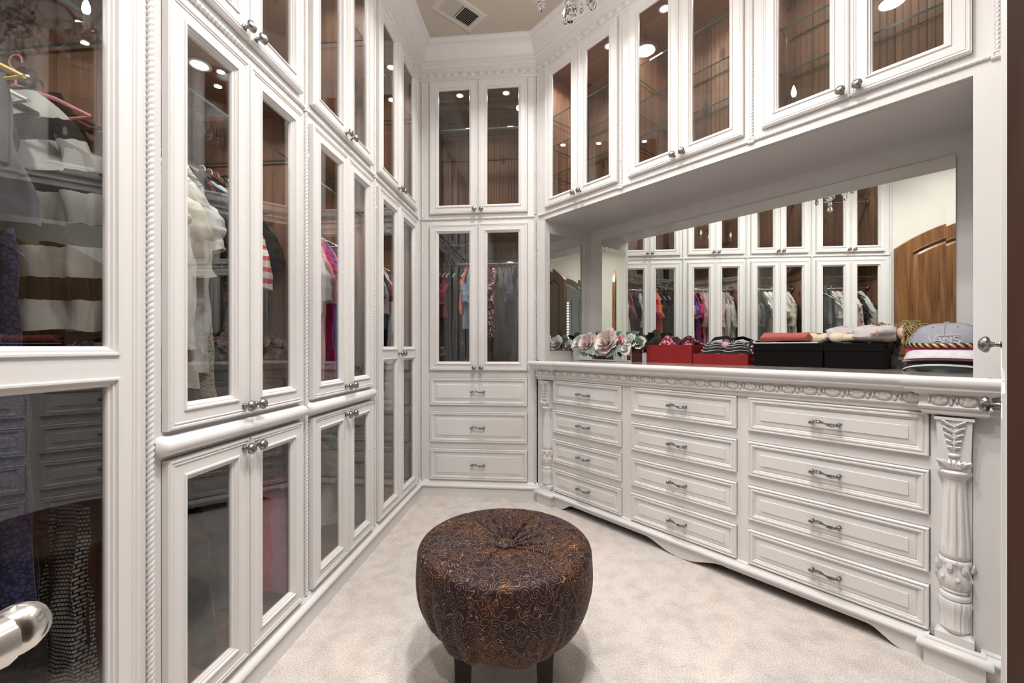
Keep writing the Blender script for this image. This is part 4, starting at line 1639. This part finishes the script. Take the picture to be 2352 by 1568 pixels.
mb = MB()
mb.loft([[tuple(crown_pt(2 * pi * i / 36, q / 10)) for i in range(36)] for q in range(11)])
crn = mb.build('crown', 'cap_grey', cap, smooth=80)
sm_ = MB()
for k in range(6):
    a = 2 * pi * k / 6 + pi / 6 * 3
    sm_.tube([tuple(crown_pt(a, q / 10, 1.004)) for q in range(11)], .0011, 5)
for a in (-pi / 2 - .42, -pi / 2 + .42):
    sm_.ball(tuple(crown_pt(a, .62, 1.004)), .003, .003, .003, 8, 4)
sm_.build('seams', cloth('cap_seam', (.20, .20, .23)), crn)
mb = MB(); mb.ball((0, 0, .194), .010, .010, .005, 12, 6); mb.build('button', 'cap_grey', cap)
mb = MB(); visor(mb, CAPX, .097, .036, .045, .005, .010); mb.build('visor', 'cap_white', cap, smooth=60)
rp = MB(); rp2 = MB()
NR = 17
for k in range(NR):
    a0 = pi + pi * k / NR
    pts = []
    for i in range(5):
        t = i / 4
        a = a0 + pi / NR * (t * .95)
        pts.append((CAPX * 1.035 * cos(a), CAPY * 1.06 * sin(a) - .001, .1035 + .015 * (.5 - t) + .006 * cos(a) ** 2))
    (rp if k % 1 == 0 else rp2).tube(pts, [.0015, .0048, .0058, .0048, .0015], 8)
bnd = MB()
bnd.tube([(CAPX * 1.02 * cos(pi + pi * k / 30), CAPY * 1.03 * sin(pi + pi * k / 30), .1035 + .006 * cos(pi + pi * k / 30) ** 2) for k in range(31)], .0080, 8)
bo = bnd.build('rope_band', plain('black_cord', (.01, .01, .01), .6), cap)
rp.build('gold_twist', 'gold', bo)
# raised letters laid on the crown front
let = {
    'V': [[(0, 1), (.45, 0), (.9, 1)]],
    'A': [[(0, 0), (.40, .8), (.8, 0)], [(.18, .28), (.62, .28)]],
    'N': [[(0, 0), (0, .8), (.6, 0), (.6, .8)]],
    'S': [[(.58, .68), (.42, .8), (.14, .8), (.02, .66), (.08, .50), (.5, .32), (.58, .16), (.45, 0), (.14, 0), (0, .12)]],
}
lt = MB()
x0l = -.052
sc_l = .033


def on_crown(px, pz):
    a = -pi / 2 + px / CAPX * .95
    t = .13 + pz * 7.2
    v = crown_pt(a, min(.95, t), 1.012)
    return tuple(v)


def stroke(pts):
    out = []
    for (xa, za), (xb, zb) in zip(pts, pts[1:]):
        for q in range(4):
            out.append((xa + (xb - xa) * q / 4, za + (zb - za) * q / 4))
    out.append(pts[-1])
    lt.tube([on_crown(x, z) for x, z in out], .0022, 6)


cur = x0l
for chx, adv in (('V', .62), ('A', .95), ('N', .80), ('S', .7)):
    for st_ in let[chx]:
        stroke([(cur + x * sc_l, z * .028) for x, z in st_])
    cur += adv * sc_l
stroke([(x0l + .9 * sc_l, .028), (cur - .004, .028)])
lt.build('lettering', 'emb', crn)
for k, (z, dp, pj, c1_, c2_, lb) in enumerate(((.052, .016, .034, 'cap_pink', 'cap_rose', 'magenta cap with rose visor in the middle of the cap stack'),
                                              (.030, .012, .030, 'cap_teal', 'cap_dark', 'teal and black cap low in the cap stack'),
                                              (.018, .004, .036, 'cap_teal', 'cap_white', 'bottom cap of the stack with curved white visor edge'))):
    cp = thing('cap', lb, 'cap', R3(-.170, .33), R_RIGHT, 'stacked caps')
    mb = MB()
    mb.loft([[(CAPX * (1.03 - .02 * k) * cos(a), CAPY * sin(a) * 1.0, z + hh_ - .010 * k) for a in [2 * pi * i / 30 for i in range(30)]] for hh_ in (.012, .030, .042)] , cap1=True)
    mb.build('crown', c1_, cp, smooth=60)
    mb = MB(); visor(mb, CAPX * 1.04, z + .016, dp, pj, .004, .022 if k else .012); mb.build('visor', c2_, cp, smooth=60)

# ------------------------------------------------------------------ flowers in a mirrored trough
tr = thing('planter', 'mirrored rectangular trough of artificial flowers at the left of the worktop', 'planter', R3(-1.825, .24), R_RIGHT)
mb = MB()
open_box(mb, .50, .12, .085, .006)
mb.build('trough', 'mirror', tr, smooth=0)
mb = MB(); mb.rect_frame(-.25, .25, .0, .085, [(0, -.001), (.0, -.003), (.004, -.003), (.004, -.001)])
mb.build('rim', plain('trough_edge', (.65, .66, .64), .3), tr)
M['petal_pink'] = plain('petal_pink', (.88, .74, .70), .6)
M['petal_white'] = plain('petal_white', (.86, .84, .80), .6)
M['petal_coral'] = plain('petal_coral', (.84, .46, .45), .6)
M['leaf_sage'] = plain('leaf_sage', (.26, .31, .29), .7, noise=.3, nscale=40)
M['leaf_green'] = plain('leaf_green', (.075, .13, .07), .6, noise=.3, nscale=40)
M['stem'] = plain('flower_stem', (.09, .14, .06), .7)


def petal_mesh(mat, cupd=.35):
    mb = MB()
    n_, m_ = 6, 5
    for j in range(m_ + 1):
        t = j / m_
        for i in range(n_ + 1):
            u = i / n_ * 2 - 1
            w_ = sin(pi * min(1, .12 + t * .80)) ** .6 * .5
            mb.v.append((u * w_, t + .05 * (abs(u) < .4) * (t > .9), cupd * (t * t * .7 + u * u * w_ * .8) + .03 * sin(7 * u) * t))
    for j in range(m_):
        for i in range(n_):
            k = j * (n_ + 1) + i
            mb.face((k, k + 1, k + n_ + 2, k + n_ + 1))
    return mb.mesh('petal', mat, smooth=80, fix=False)


PET = {k: petal_mesh('petal_' + k) for k in ('pink', 'white', 'coral')}


def flower(kind, rad, s, d, z, layers, label, cat='flower', tilt=70, yaw=0):
    o = thing('peony' if rad > .045 else 'blossom', label, cat, R3(s, d, z), 0)
    rnd = random.Random(int(abs(s) * 1000 + z * 100))
    base = Matrix.Rotation(R_RIGHT + yaw, 4, 'Z') @ Matrix.Rotation(radians(tilt), 4, 'X')
    o.rotation_euler = base.to_euler()
    for li in range(layers):
        f_ = li / max(1, layers - 1)
        n_ = 9 if li == 0 else 8 if li == 1 else 7 if li == 2 else 6
        for k in range(n_):
            a = 2 * pi * (k + .5 * li) / n_ + rnd.uniform(-.12, .12)
            op = radians(6 + 58 * f_)
            l = rad * (1.0 - .50 * f_) * rnd.uniform(.92, 1.06)
            mt = Matrix.Rotation(a, 4, 'Z') @ Matrix.Rotation(op, 4, 'X')
            p = put('petal', PET[kind], o, (0, 0, rad * .10 * li))
            p.rotation_euler = mt.to_euler()
            p.scale = (l * 1.0, l, l)
    mb = MB()
    mb.tube([(0, 0, rad * .1), (0, -.01, -.02), (0, -.03, -.045)], .002, 5)
    mb.build('stem', 'stem', o)
    return o


FZ = TOP + .115
fl_specs = [
    ('pink', .080, -1.905, .225, FZ + .002, 5, 'large pale pink peony at the left of the trough'),
    ('pink', .092, -1.735, .220, FZ + .010, 5, 'largest pale pink peony in the middle of the trough'),
    ('white', .062, -2.010, .250, FZ + .010, 4, 'white blossom left of the pink peonies'),
    ('white', .056, -1.822, .262, FZ + .020, 4, 'white blossom between the two pink peonies'),
    ('white', .050, -2.080, .300, FZ - .006, 3, 'white blossom at the far left by the small mirror'),
    ('white', .056, -1.600, .270, FZ + .014, 4, 'creamy white blossom at the right of the trough'),
    ('white', .044, -1.600, .225, FZ - .034, 3, 'small white blossom low at the right of the trough'),
    ('white', .046, -1.535, .285, FZ + .006, 3, 'small white blossom at the far right end'),
    ('coral', .030, -1.842, .238, FZ + .036, 4, 'small coral rosebud right of the left peony'),
    ('coral', .036, -1.660, .240, FZ + .020, 4, 'small coral rose right of the big peony'),
]
for sp in fl_specs:
    flower(*sp, tilt=66)

lf = MB()
n_, m_ = 4, 7
for j in range(m_ + 1):
    t = j / m_
    for i in range(n_ + 1):
        u = i / n_ * 2 - 1
        w_ = .34 * sin(pi * t ** .8) ** .8 + .004
        lf.v.append((u * w_, t, .10 * abs(u) * w_ * 2 - .12 * t * t + .012 * sin(20 * t) * abs(u)))
for j in range(m_):
    for i in range(n_):
        k = j * (n_ + 1) + i
        lf.face((k, k + 1, k + n_ + 2, k + n_ + 1))
LEAF = {m_: lf.mesh('leaf', m_, smooth=80, fix=False) for m_ in ('leaf_sage', 'leaf_green')}
sprigs = [
    ('leaf_sage', -1.965, .215, FZ - .020, -1, .082, 3, 'grey green leaf sprig drooping over the left of the trough'),
    ('leaf_sage', -1.815, .205, FZ - .015, -1, .090, 4, 'broad grey green leaves drooping over the middle of the trough'),
    ('leaf_sage', -1.690, .210, FZ - .020, -1, .070, 2, 'grey green leaf drooping below the big peony'),
    ('leaf_green', -1.875, .270, FZ + .030, 1, .050, 7, 'small green leaf sprig standing above the left peony'),
    ('leaf_green', -1.735, .280, FZ + .035, 1, .048, 7, 'thin green sprig standing behind the big peony'),
    ('leaf_green', -1.600, .280, FZ + .025, 1, .055, 7, 'upright green sprig at the right end of the flowers'),
    ('leaf_green', -1.545, .255, FZ - .01, 1, .05, 7, 'dark green leaves beside the red box'),
    ('leaf_green', -2.045, .285, FZ - .005, 1, .055, 7, 'dark green leaf sprig at the left end of the flowers'),
    ('leaf_sage', -1.640, .22, FZ - .01, -1, .055, 4, 'blue grey leaves under the coral rose'),
]
for mt_, s, d, z, up_, sz, cnt, lb in sprigs:
    o = thing('leaf_sprig', lb, 'leaves', R3(s, d, z), R_RIGHT)
    rnd = random.Random(int(abs(s * 1000)))
    mb = MB(); mb.tube([(0, .02, -.06), (0, .01, 0), (0, 0, .03 * up_)], .0018, 5); mb.build('stem', 'stem', o)
    for k in range(cnt):
        p = put('leaf', LEAF[mt_], o, (rnd.uniform(-.01, .01), 0, rnd.uniform(-.01, .035) if up_ > 0 else 0))
        if up_ < 0:
            a = (k - (cnt - 1) / 2) * .75 + rnd.uniform(-.1, .1)
            e = Matrix.Rotation(a, 4, 'Y') @ Matrix.Rotation(radians(-98 - rnd.uniform(0, 12)), 4, 'X') @ Matrix.Rotation(0, 4, 'Y')
            p.location.y = -.012
        else:
            e = Matrix.Rotation(rnd.uniform(-1.1, 1.1), 4, 'Y') @ Matrix.Rotation(radians(rnd.uniform(45, 100)), 4, 'X') @ Matrix.Rotation(rnd.uniform(-.6, .6), 4, 'Y')
        p.rotation_euler = e.to_euler()
        q = sz * rnd.uniform(.8, 1.15)
        p.scale = (q, q, q)

# ------------------------------------------------------------------ clothes
def C(name, *a, **k):
    key = 'c_' + name
    if key not in M:
        M[key] = cloth(name, *a, **k)
    return key


C('ivory', (.74, .69, .60)); C('white', (.78, .75, .73)); C('cream', (.70, .63, .52)); C('blush', (.76, .52, .50))
C('pink', (.74, .36, .40)); C('coral', (.78, .20, .14)); C('red', (.62, .03, .05)); C('magenta', (.60, .02, .17))
C('purple', (.20, .05, .30)); C('violet', (.30, .13, .42)); C('blue', (.06, .10, .40)); C('lightblue', (.34, .48, .62))
C('denim', (.22, .30, .40)); C('grey', (.16, .155, .16)); C('slate', (.075, .09, .10)); C('black', (.012, .011, .012))
C('charcoal', (.020, .019, .020)); C('teal', (.02, .19, .27)); C('taupe', (.36, .29, .25)); C('brown', (.030, .019, .015))
C('navy', (.015, .02, .05)); C('green', (.016, .026, .020)); C('wine', (.20, .015, .04)); C('orange', (.72, .16, .05)); C('orchid', (.66, .24, .52))
C('redstripe', (.78, .70, .66), 'stripe', (.66, .05, .07), 24)
C('bwstripe', (.62, .60, .56), 'stripe', (.012, .011, .011), 8.3)
C('floral', (.70, .66, .62), 'print', (.30, .22, .24), 26)
C('gardenprint', (.02, .03, .03), 'print', (.26, .07, .08), 42)
C('brightprint', (.60, .56, .20), 'print', None, 40)
C('pinkprint', (.05, .02, .03), 'print', (.70, .34, .38), 45)
C('knit', (.62, .56, .45), 'lace', (.34, .29, .22), 90)
C('bluelace', (.012, .013, .03), 'lace', (.05, .055, .16), 95)
C('blacklace', (.006, .006, .007), 'lace', (.03, .03, .033), 60)
C('maze', (.80, .77, .74), 'maze', (.015, .014, .014), 26)
C('gloss', (.10, .10, .11))
M['h_white'] = plain('hanger_white', (.72, .70, .68), .35)
M['h_black'] = plain('hanger_black', (.012, .012, .012), .35)
M['h_pink'] = plain('hanger_pink', (.74, .28, .30), .4)
M['h_yellow'] = plain('hanger_yellow', (.70, .50, .08), .4)
M['h_clear'] = clear_glass('hanger_clear', (.82, .84, .86))
M['h_wire'] = M['chrome']

_h = {}


def hanger_mesh(mat):
    if mat not in _h:
        mb = MB()
        hook = [(0, 0, -.055), (0, 0, -.030)] + [(.0185 * sin(a) - .0, 0, -.0 + .0185 * cos(a)) for a in [pi * 1.0 - 2 * pi * .72 * k / 10 - .0 for k in range(0, 11)]]
        hook = [(0, 0, -.055), (0, 0, -.026)] + [(.0165 * sin(a), 0, .0 - .0 + .0165 * cos(a)) for a in [pi * .86 - 1.45 * pi * k / 10 for k in range(11)]]
        mb.tube(hook, .0026, 6)
        mb.tube([(-.19, 0, -.135), (-.10, 0, -.090), (0, 0, -.055), (.10, 0, -.090), (.19, 0, -.135)], [.0045, .005, .005, .005, .0045], 6)
        mb.tube([(-.19, 0, -.135), (0, 0, -.142), (.19, 0, -.135)], .0035, 6)
        _h[mat] = mb.mesh('hanger', mat)
    return _h[mat]


_g = {}


def garment_mesh(kind, mat, L_, seed):
    key = (kind, mat, round(L_, 2), seed)
    if key in _g:
        return _g[key]
    rnd = random.Random(seed * 13 + len(kind))
    ph = [rnd.uniform(0, 6.28) for _ in range(6)]
    mb = MB()
    NA_ = 22
    # (fraction of length, half width, half thickness)
    if kind in ('blouse', 'tee', 'shirt', 'dress', 'coat'):
        sh = .200 if kind != 'coat' else .215
        sec = [(0, .050, .012), (.018 / L_, .072, .014), (.045 / L_, .105, .017), (.08 / L_, .142, .020), (.12 / L_, .176, .023), (.16 / L_, sh - .006, .025), (.205 / L_, sh, .027)]
        fl_ = .015 if kind != 'dress' else .05
        t0 = .205 / L_
        for q in range(1, 15):
            t = t0 + (1 - t0) * q / 14
            sec.append((t, sh - .022 * min(1, q / 4) + fl_ * t, .027 + .015 * t))
    elif kind == 'skirt':
        sec = [(0, .15, .012)] + [(q / 12, .15 + .05 * q / 12, .016 + .016 * q / 12) for q in range(1, 13)]
    else:   # sleeveless 'strap' dress
        sec = [(0, .085, .010), (.03, .10, .012), (.10, .15, .018)] + [(.10 + .9 * q / 14, .15 + .05 * q / 14, .02 + .02 * q / 14) for q in range(1, 15)]
    rings = []
    NA_ = 34
    for t, hw_, ht in sec:
        ring = []
        for i in range(NA_):
            a = 2 * pi * i / NA_
            cx_ = abs(cos(a)) ** .8 * (1 if cos(a) >= 0 else -1) * hw_
            dr_ = min(1, t * 2.2)
            f_ = .011 * dr_ * (sin(cx_ * 50 + ph[0] + .8 * sin(5 * t + ph[5])) + .7 * sin(cx_ * 96 + ph[1] + 3 * t)) + .004 * sin(38 * t * L_ + cx_ * 22 + ph[3]) * dr_
            cy_ = sin(a) * ht + f_
            z = -t * L_ + .008 * t * sin(cx_ * 30 + ph[2])
            ring.append((cx_ + .004 * dr_ * sin(24 * t * L_ + ph[4]), cy_, z))
        rings.append(ring)
    mb.loft(rings, cap0=True, cap1=False)
    sl_ = {'blouse': .26, 'tee': .17, 'shirt': .48, 'coat': .54, 'dress': .16}.get(kind, 0)
    if sl_:
        for sx in (-1, 1):
            rr_ = []
            ns = 16
            for k in range(ns):
                t = k / (ns - 1)
                x = sx * (sh - .050 + .045 * sin(min(1, t * 1.5) * pi / 2) - .025 * t * (sl_ > .3) + .005 * sin(5 * t + ph[3]))
                y = .014 * sin(3 * t + ph[4])
                z = -.135 - sl_ * t
                ra = ((.052 - .020 * t) if sl_ > .3 else (.054 + .002 * t)) * (1 + .05 * sin(21 * t + ph[1]))
                if k >= ns - 2:
                    ra *= 1.08
                rr_.append([(x + ra * cos(q), y + ra * .52 * sin(q) + .006 * sin(3 * q + 9 * t + ph[0]), z - .03 * sx * cos(q) * (1 - t) + .007 * sin(26 * t + 2 * q + ph[2]) * t) for q in [2 * pi * i / 16 for i in range(16)]])
            mb.loft(rr_, cap0=True, cap1=True)
    _g[key] = mb.mesh('cloth_' + kind, mat, smooth=75)
    return _g[key]


def pants_mesh(mat, L_, wd, seed):
    key = ('pants', mat, round(L_, 2), seed)
    if key not in _g:
        mb = MB()
        rnd = random.Random(seed)
        p_ = rnd.uniform(0, 6)
        for side in (-1, 1):
            rings = []
            for k in range(9):
                t = k / 8
                z = -L_ * t
                off = side * (.007 + .010 * t + .006 * sin(3 * t + p_))
                hw_ = wd * (.9 + .12 * t + .03 * sin(4 * t + p_))
                rings.append([(hw_ * cos(a) + .012 * t * sin(p_), off + .009 * sin(a), z + .012 * sin(6 * cos(a) + p_) * t) for a in [2 * pi * i / 16 for i in range(16)]])
            mb.loft(rings, cap0=True, cap1=True)
        mb.tube([(-wd, 0, .0), (wd, 0, .0)], .012, 10)
        _g[key] = mb.mesh('cloth_pants', mat, smooth=70)
    return _g[key]


ORD = ['first', 'second', 'third', 'fourth', 'fifth', 'sixth', 'seventh', 'eighth', 'ninth', 'tenth', 'eleventh', 'twelfth', 'thirteenth', 'fourteenth', 'fifteenth', 'sixteenth', 'seventeenth', 'eighteenth']


def hang(px, py, rz, rod, kind, mat, L_, hmat, label, group, seed, swing=0, lower=0):
    g = thing({'strap': 'sundress', 'tee': 'tshirt'}.get(kind, kind), label, {'strap': 'dress', 'tee': 't-shirt', 'pants': 'trousers'}.get(kind, kind), (px, py, rod + .002), rz + pi / 2 + swing, group)
    put('hanger', hanger_mesh(hmat), g)
    if kind == 'pants':
        put('cloth', pants_mesh(mat, L_, .125, seed), g, (-.055, 0, -.128))
    elif kind == 'skirt':
        put('cloth', garment_mesh(kind, mat, L_, seed), g, (0, 0, -.125))
    else:
        put('cloth', garment_mesh(kind, mat, L_, seed), g, (0, 0, -.045 - lower))
    return g


def rail(items, origin, direction, rz, rod, where, group, jit=.05):
    """items: (position along the rail, kind, cloth key, length, hanger, words)"""
    rnd = random.Random(len(items) + int(rod * 100))
    for i, (pos, kind, mat, L_, hm, words) in enumerate(items):
        x = origin[0] + direction[0] * pos
        y = origin[1] + direction[1] * pos
        hang(x, y, rz, rod, kind, 'c_' + mat, L_, 'h_' + hm, '%s, %s from the left in the %s' % (words, ORD[i], where), group, i + int(pos * 100), rnd.uniform(-jit, jit))


XR = -DL - .32
W1 = [(.26, 'blouse', 'white', .62, 'black', 'white blouse'), (.315, 'tee', 'charcoal', .62, 'black', 'charcoal tee'), (.37, 'shirt', 'floral', .70, 'black', 'black and white floral shirt'),
      (.43, 'blouse', 'pink', .62, 'black', 'pink blouse'), (.49, 'shirt', 'floral', .72, 'black', 'pale floral shirt'), (.545, 'tee', 'white', .58, 'white', 'white tee'),
      (.60, 'strap', 'black', 1.05, 'white', 'long black dress'), (.645, 'strap', 'teal', .95, 'white', 'teal sundress')]
rail(W1, (XR, 0), (0, 1), R_LEFT, 1.755, 'nearest wardrobe', 'clothes in the nearest wardrobe')
hang(XR + .09, .715, R_LEFT, 1.755, 'skirt', 'c_gloss', .30, 'h_yellow', 'short grey pleated skirt in front of the blue lace dress', 'clothes in the nearest wardrobe', 30, 0)
hang(XR + .0, .785, R_LEFT, 1.755, 'strap', 'c_bluelace', 1.20, 'h_white', 'long blue lace dress beside the striped sweater', 'clothes in the nearest wardrobe', 33, 0)
hang(XR + .065, .852, R_LEFT, 1.755, 'shirt', 'c_bwstripe', .56, 'h_pink', 'black and light grey striped sweater at the far side of the nearest wardrobe', 'clothes in the nearest wardrobe', 31, .02, lower=.02)
# long dark dress whose skirt carries a stepped black and white print
g = hang(XR + .03, .902, R_LEFT, 1.755, 'strap', 'c_black', .98, 'h_black', 'black dress with a black and white step-print skirt in the nearest wardrobe', 'clothes in the nearest wardrobe', 71, 0)
put('printed_skirt', garment_mesh('skirt', 'c_maze', .50, 5), g, (-.085, -.03, -1.0), scale=(.40, 1, 1))
hang(XR - .04, .830, R_LEFT, 1.755, 'strap', 'c_blacklace', 1.38, 'h_black', 'long black lace gown beside the step-print dress', 'clothes in the nearest wardrobe', 72, 0)
W2 = [(1.01, 'shirt', 'white', .66, 'clear', 'white long-sleeved shirt'), (1.05, 'blouse', 'ivory', .66, 'pink', 'ivory blouse'), (1.09, 'tee', 'cream', .62, 'clear', 'cream tee'),
      (1.13, 'shirt', 'ivory', .72, 'white', 'ivory shirt'), (1.17, 'shirt', 'white', .80, 'yellow', 'white tunic'), (1.21, 'blouse', 'ivory', .74, 'clear', 'off-white blouse'), (1.25, 'tee', 'white', .70, 'clear', 'white tee'),
      (1.285, 'strap', 'knit', .86, 'clear', 'beige knitted dress'),
      (1.315, 'tee', 'charcoal', .60, 'clear', 'charcoal tee'), (1.345, 'strap', 'gardenprint', .74, 'clear', 'dark floral dress'), (1.375, 'blouse', 'slate', .64, 'clear', 'slate blouse'),
      (1.405, 'blouse', 'grey', .66, 'clear', 'grey blouse'), (1.435, 'shirt', 'lightblue', .70, 'white', 'light blue shirt'), (1.468, 'blouse', 'redstripe', .58, 'white', 'red and white striped top'),
      (1.50, 'strap', 'taupe', .84, 'pink', 'dusty pink dress'), (1.535, 'tee', 'black', .60, 'black', 'black tee')]
rail(W2, (XR, 0), (0, 1), R_LEFT, 1.755, 'second wardrobe', 'clothes in the second wardrobe')
W2a = [(1.20, 'coat', 'black', .46, 'black', 'black velvet jacket')]
rail(W2a, (XR + .03, 0), (0, 1), R_LEFT, .72, 'lower part of second wardrobe', 'clothes in the lower second wardrobe')
for off, pos, mat, L_, words in ((.02, 1.455, 'lightblue', .46, 'light blue trousers'), (.06, 1.49, 'red', .40, 'red trousers'), (.10, 1.525, 'orchid', .43, 'orchid pink trousers')):
    hang(XR + off, pos, R_LEFT, .72, 'pants', 'c_' + mat, L_, 'h_clear', words + ' on a hanger in the lower part of the second wardrobe', 'clothes in the lower second wardrobe', int(pos * 1000))
W3 = [(1.65, 'blouse', 'white', .64, 'white', 'white ruffled blouse'), (1.69, 'shirt', 'white', .74, 'pink', 'white shirt'), (1.73, 'strap', 'white', .80, 'clear', 'white dress'),
      (1.77, 'blouse', 'blush', .66, 'white', 'blush blouse'), (1.81, 'shirt', 'white', .78, 'clear', 'long white shirt'), (1.855, 'shirt', 'white', .72, 'white', 'soft white shirt'), (1.90, 'blouse', 'white', .84, 'white', 'white frilled tunic'),
      (1.945, 'blouse', 'pink', .80, 'pink', 'rose pink blouse'), (1.98, 'strap', 'gardenprint', .86, 'yellow', 'dark printed dress'), (2.015, 'dress', 'magenta', .84, 'clear', 'magenta dress'), (2.05, 'dress', 'blue', .84, 'clear', 'blue dress'),
      (2.08, 'tee', 'coral', .62, 'white', 'coral tee'), (2.11, 'dress', 'purple', .84, 'clear', 'purple dress'), (2.15, 'coat', 'slate', .80, 'white', 'slate grey jacket')]
rail(W3, (XR, 0), (0, 1), R_LEFT, 1.755, 'third wardrobe', 'clothes in the third wardrobe')
W3b = [(1.98, 'blouse', 'white', .46, 'clear', 'white blouse'), (2.06, 'strap', 'brightprint', .48, 'clear', 'bright printed dress')]
rail(W3b, (XR + .045, 0), (0, 1), R_LEFT, .72, 'lower part of third wardrobe', 'clothes in the lower third wardrobe')
W4 = [(2.32, 'tee', 'black', .66, 'white', 'black tee'), (2.37, 'coat', 'black', .86, 'white', 'black coat'), (2.42, 'dress', 'orange', .90, 'white', 'orange red dress'), (2.465, 'dress', 'red', .86, 'pink', 'red dress'),
      (2.51, 'dress', 'violet', .92, 'white', 'violet dress'), (2.56, 'tee', 'grey', .56, 'white', 'grey tee'), (2.61, 'blouse', 'white', .60, 'white', 'white blouse with red print'),
      (2.67, 'coat', 'black', .90, 'black', 'black jacket'), (2.73, 'tee', 'wine', .60, 'pink', 'wine red tee'), (2.79, 'shirt', 'white', .70, 'pink', 'white shirt'), (2.86, 'strap', 'white', 1.05, 'clear', 'pale bagged dress')]
rail(W4, (XR, 0), (0, 1), R_LEFT, 1.755, 'corner wardrobe', 'clothes in the corner wardrobe')
WB = [(-.87, 'strap', 'black', .86, 'pink', 'black dress'), (-.83, 'tee', 'wine', .40, 'pink', 'wine red top'), (-.80, 'strap', 'charcoal', .88, 'white', 'charcoal dress'), (-.755, 'strap', 'slate', .88, 'white', 'slate dress'),
      (-.715, 'coat', 'black', .84, 'black', 'black coat'), (-.68, 'shirt', 'coral', .46, 'white', 'coral shirt'), (-.65, 'dress', 'denim', .50, 'clear', 'blue denim dress'), (-.615, 'strap', 'charcoal', .86, 'clear', 'dark grey dress'),
      (-.58, 'strap', 'floral', .48, 'clear', 'pale floral top'), (-.545, 'strap', 'grey', .86, 'clear', 'grey dress'), (-.50, 'strap', 'brown', .80, 'clear', 'brown dress'),
      (-.455, 'dress', 'pinkprint', .56, 'clear', 'pink and black printed dress'), (-.41, 'strap', 'green', .70, 'clear', 'dark green dress'), (-.37, 'coat', 'brown', .62, 'clear', 'brown jacket'), (-.33, 'dress', 'navy', .66, 'clear', 'navy dress'),
      (-.285, 'strap', 'blacklace', .78, 'black', 'black fringed lace dress'), (-.24, 'coat', 'black', .62, 'black', 'black blazer'), (-.195, 'coat', 'charcoal', .60, 'white', 'charcoal blazer')]
rail(WB, (0, YB + .32), (1, 0), R_BACK, 1.775, 'back wall wardrobe', 'clothes in the back wall wardrobe')
# folded patterned cloth on the floor of the back wardrobe
mb = MB(); lump(mb, 0, 0, .20, .20, .06, 12, 14, 10, .4)
tag(mb.build('folded_scarf', cloth('dotted_black', (.01, .01, .01), 'print', (.5, .48, .46), 55), None, (-.26, YB + .22, .898)), 'folded black and white dotted scarf under the dark clothes', 'scarf')
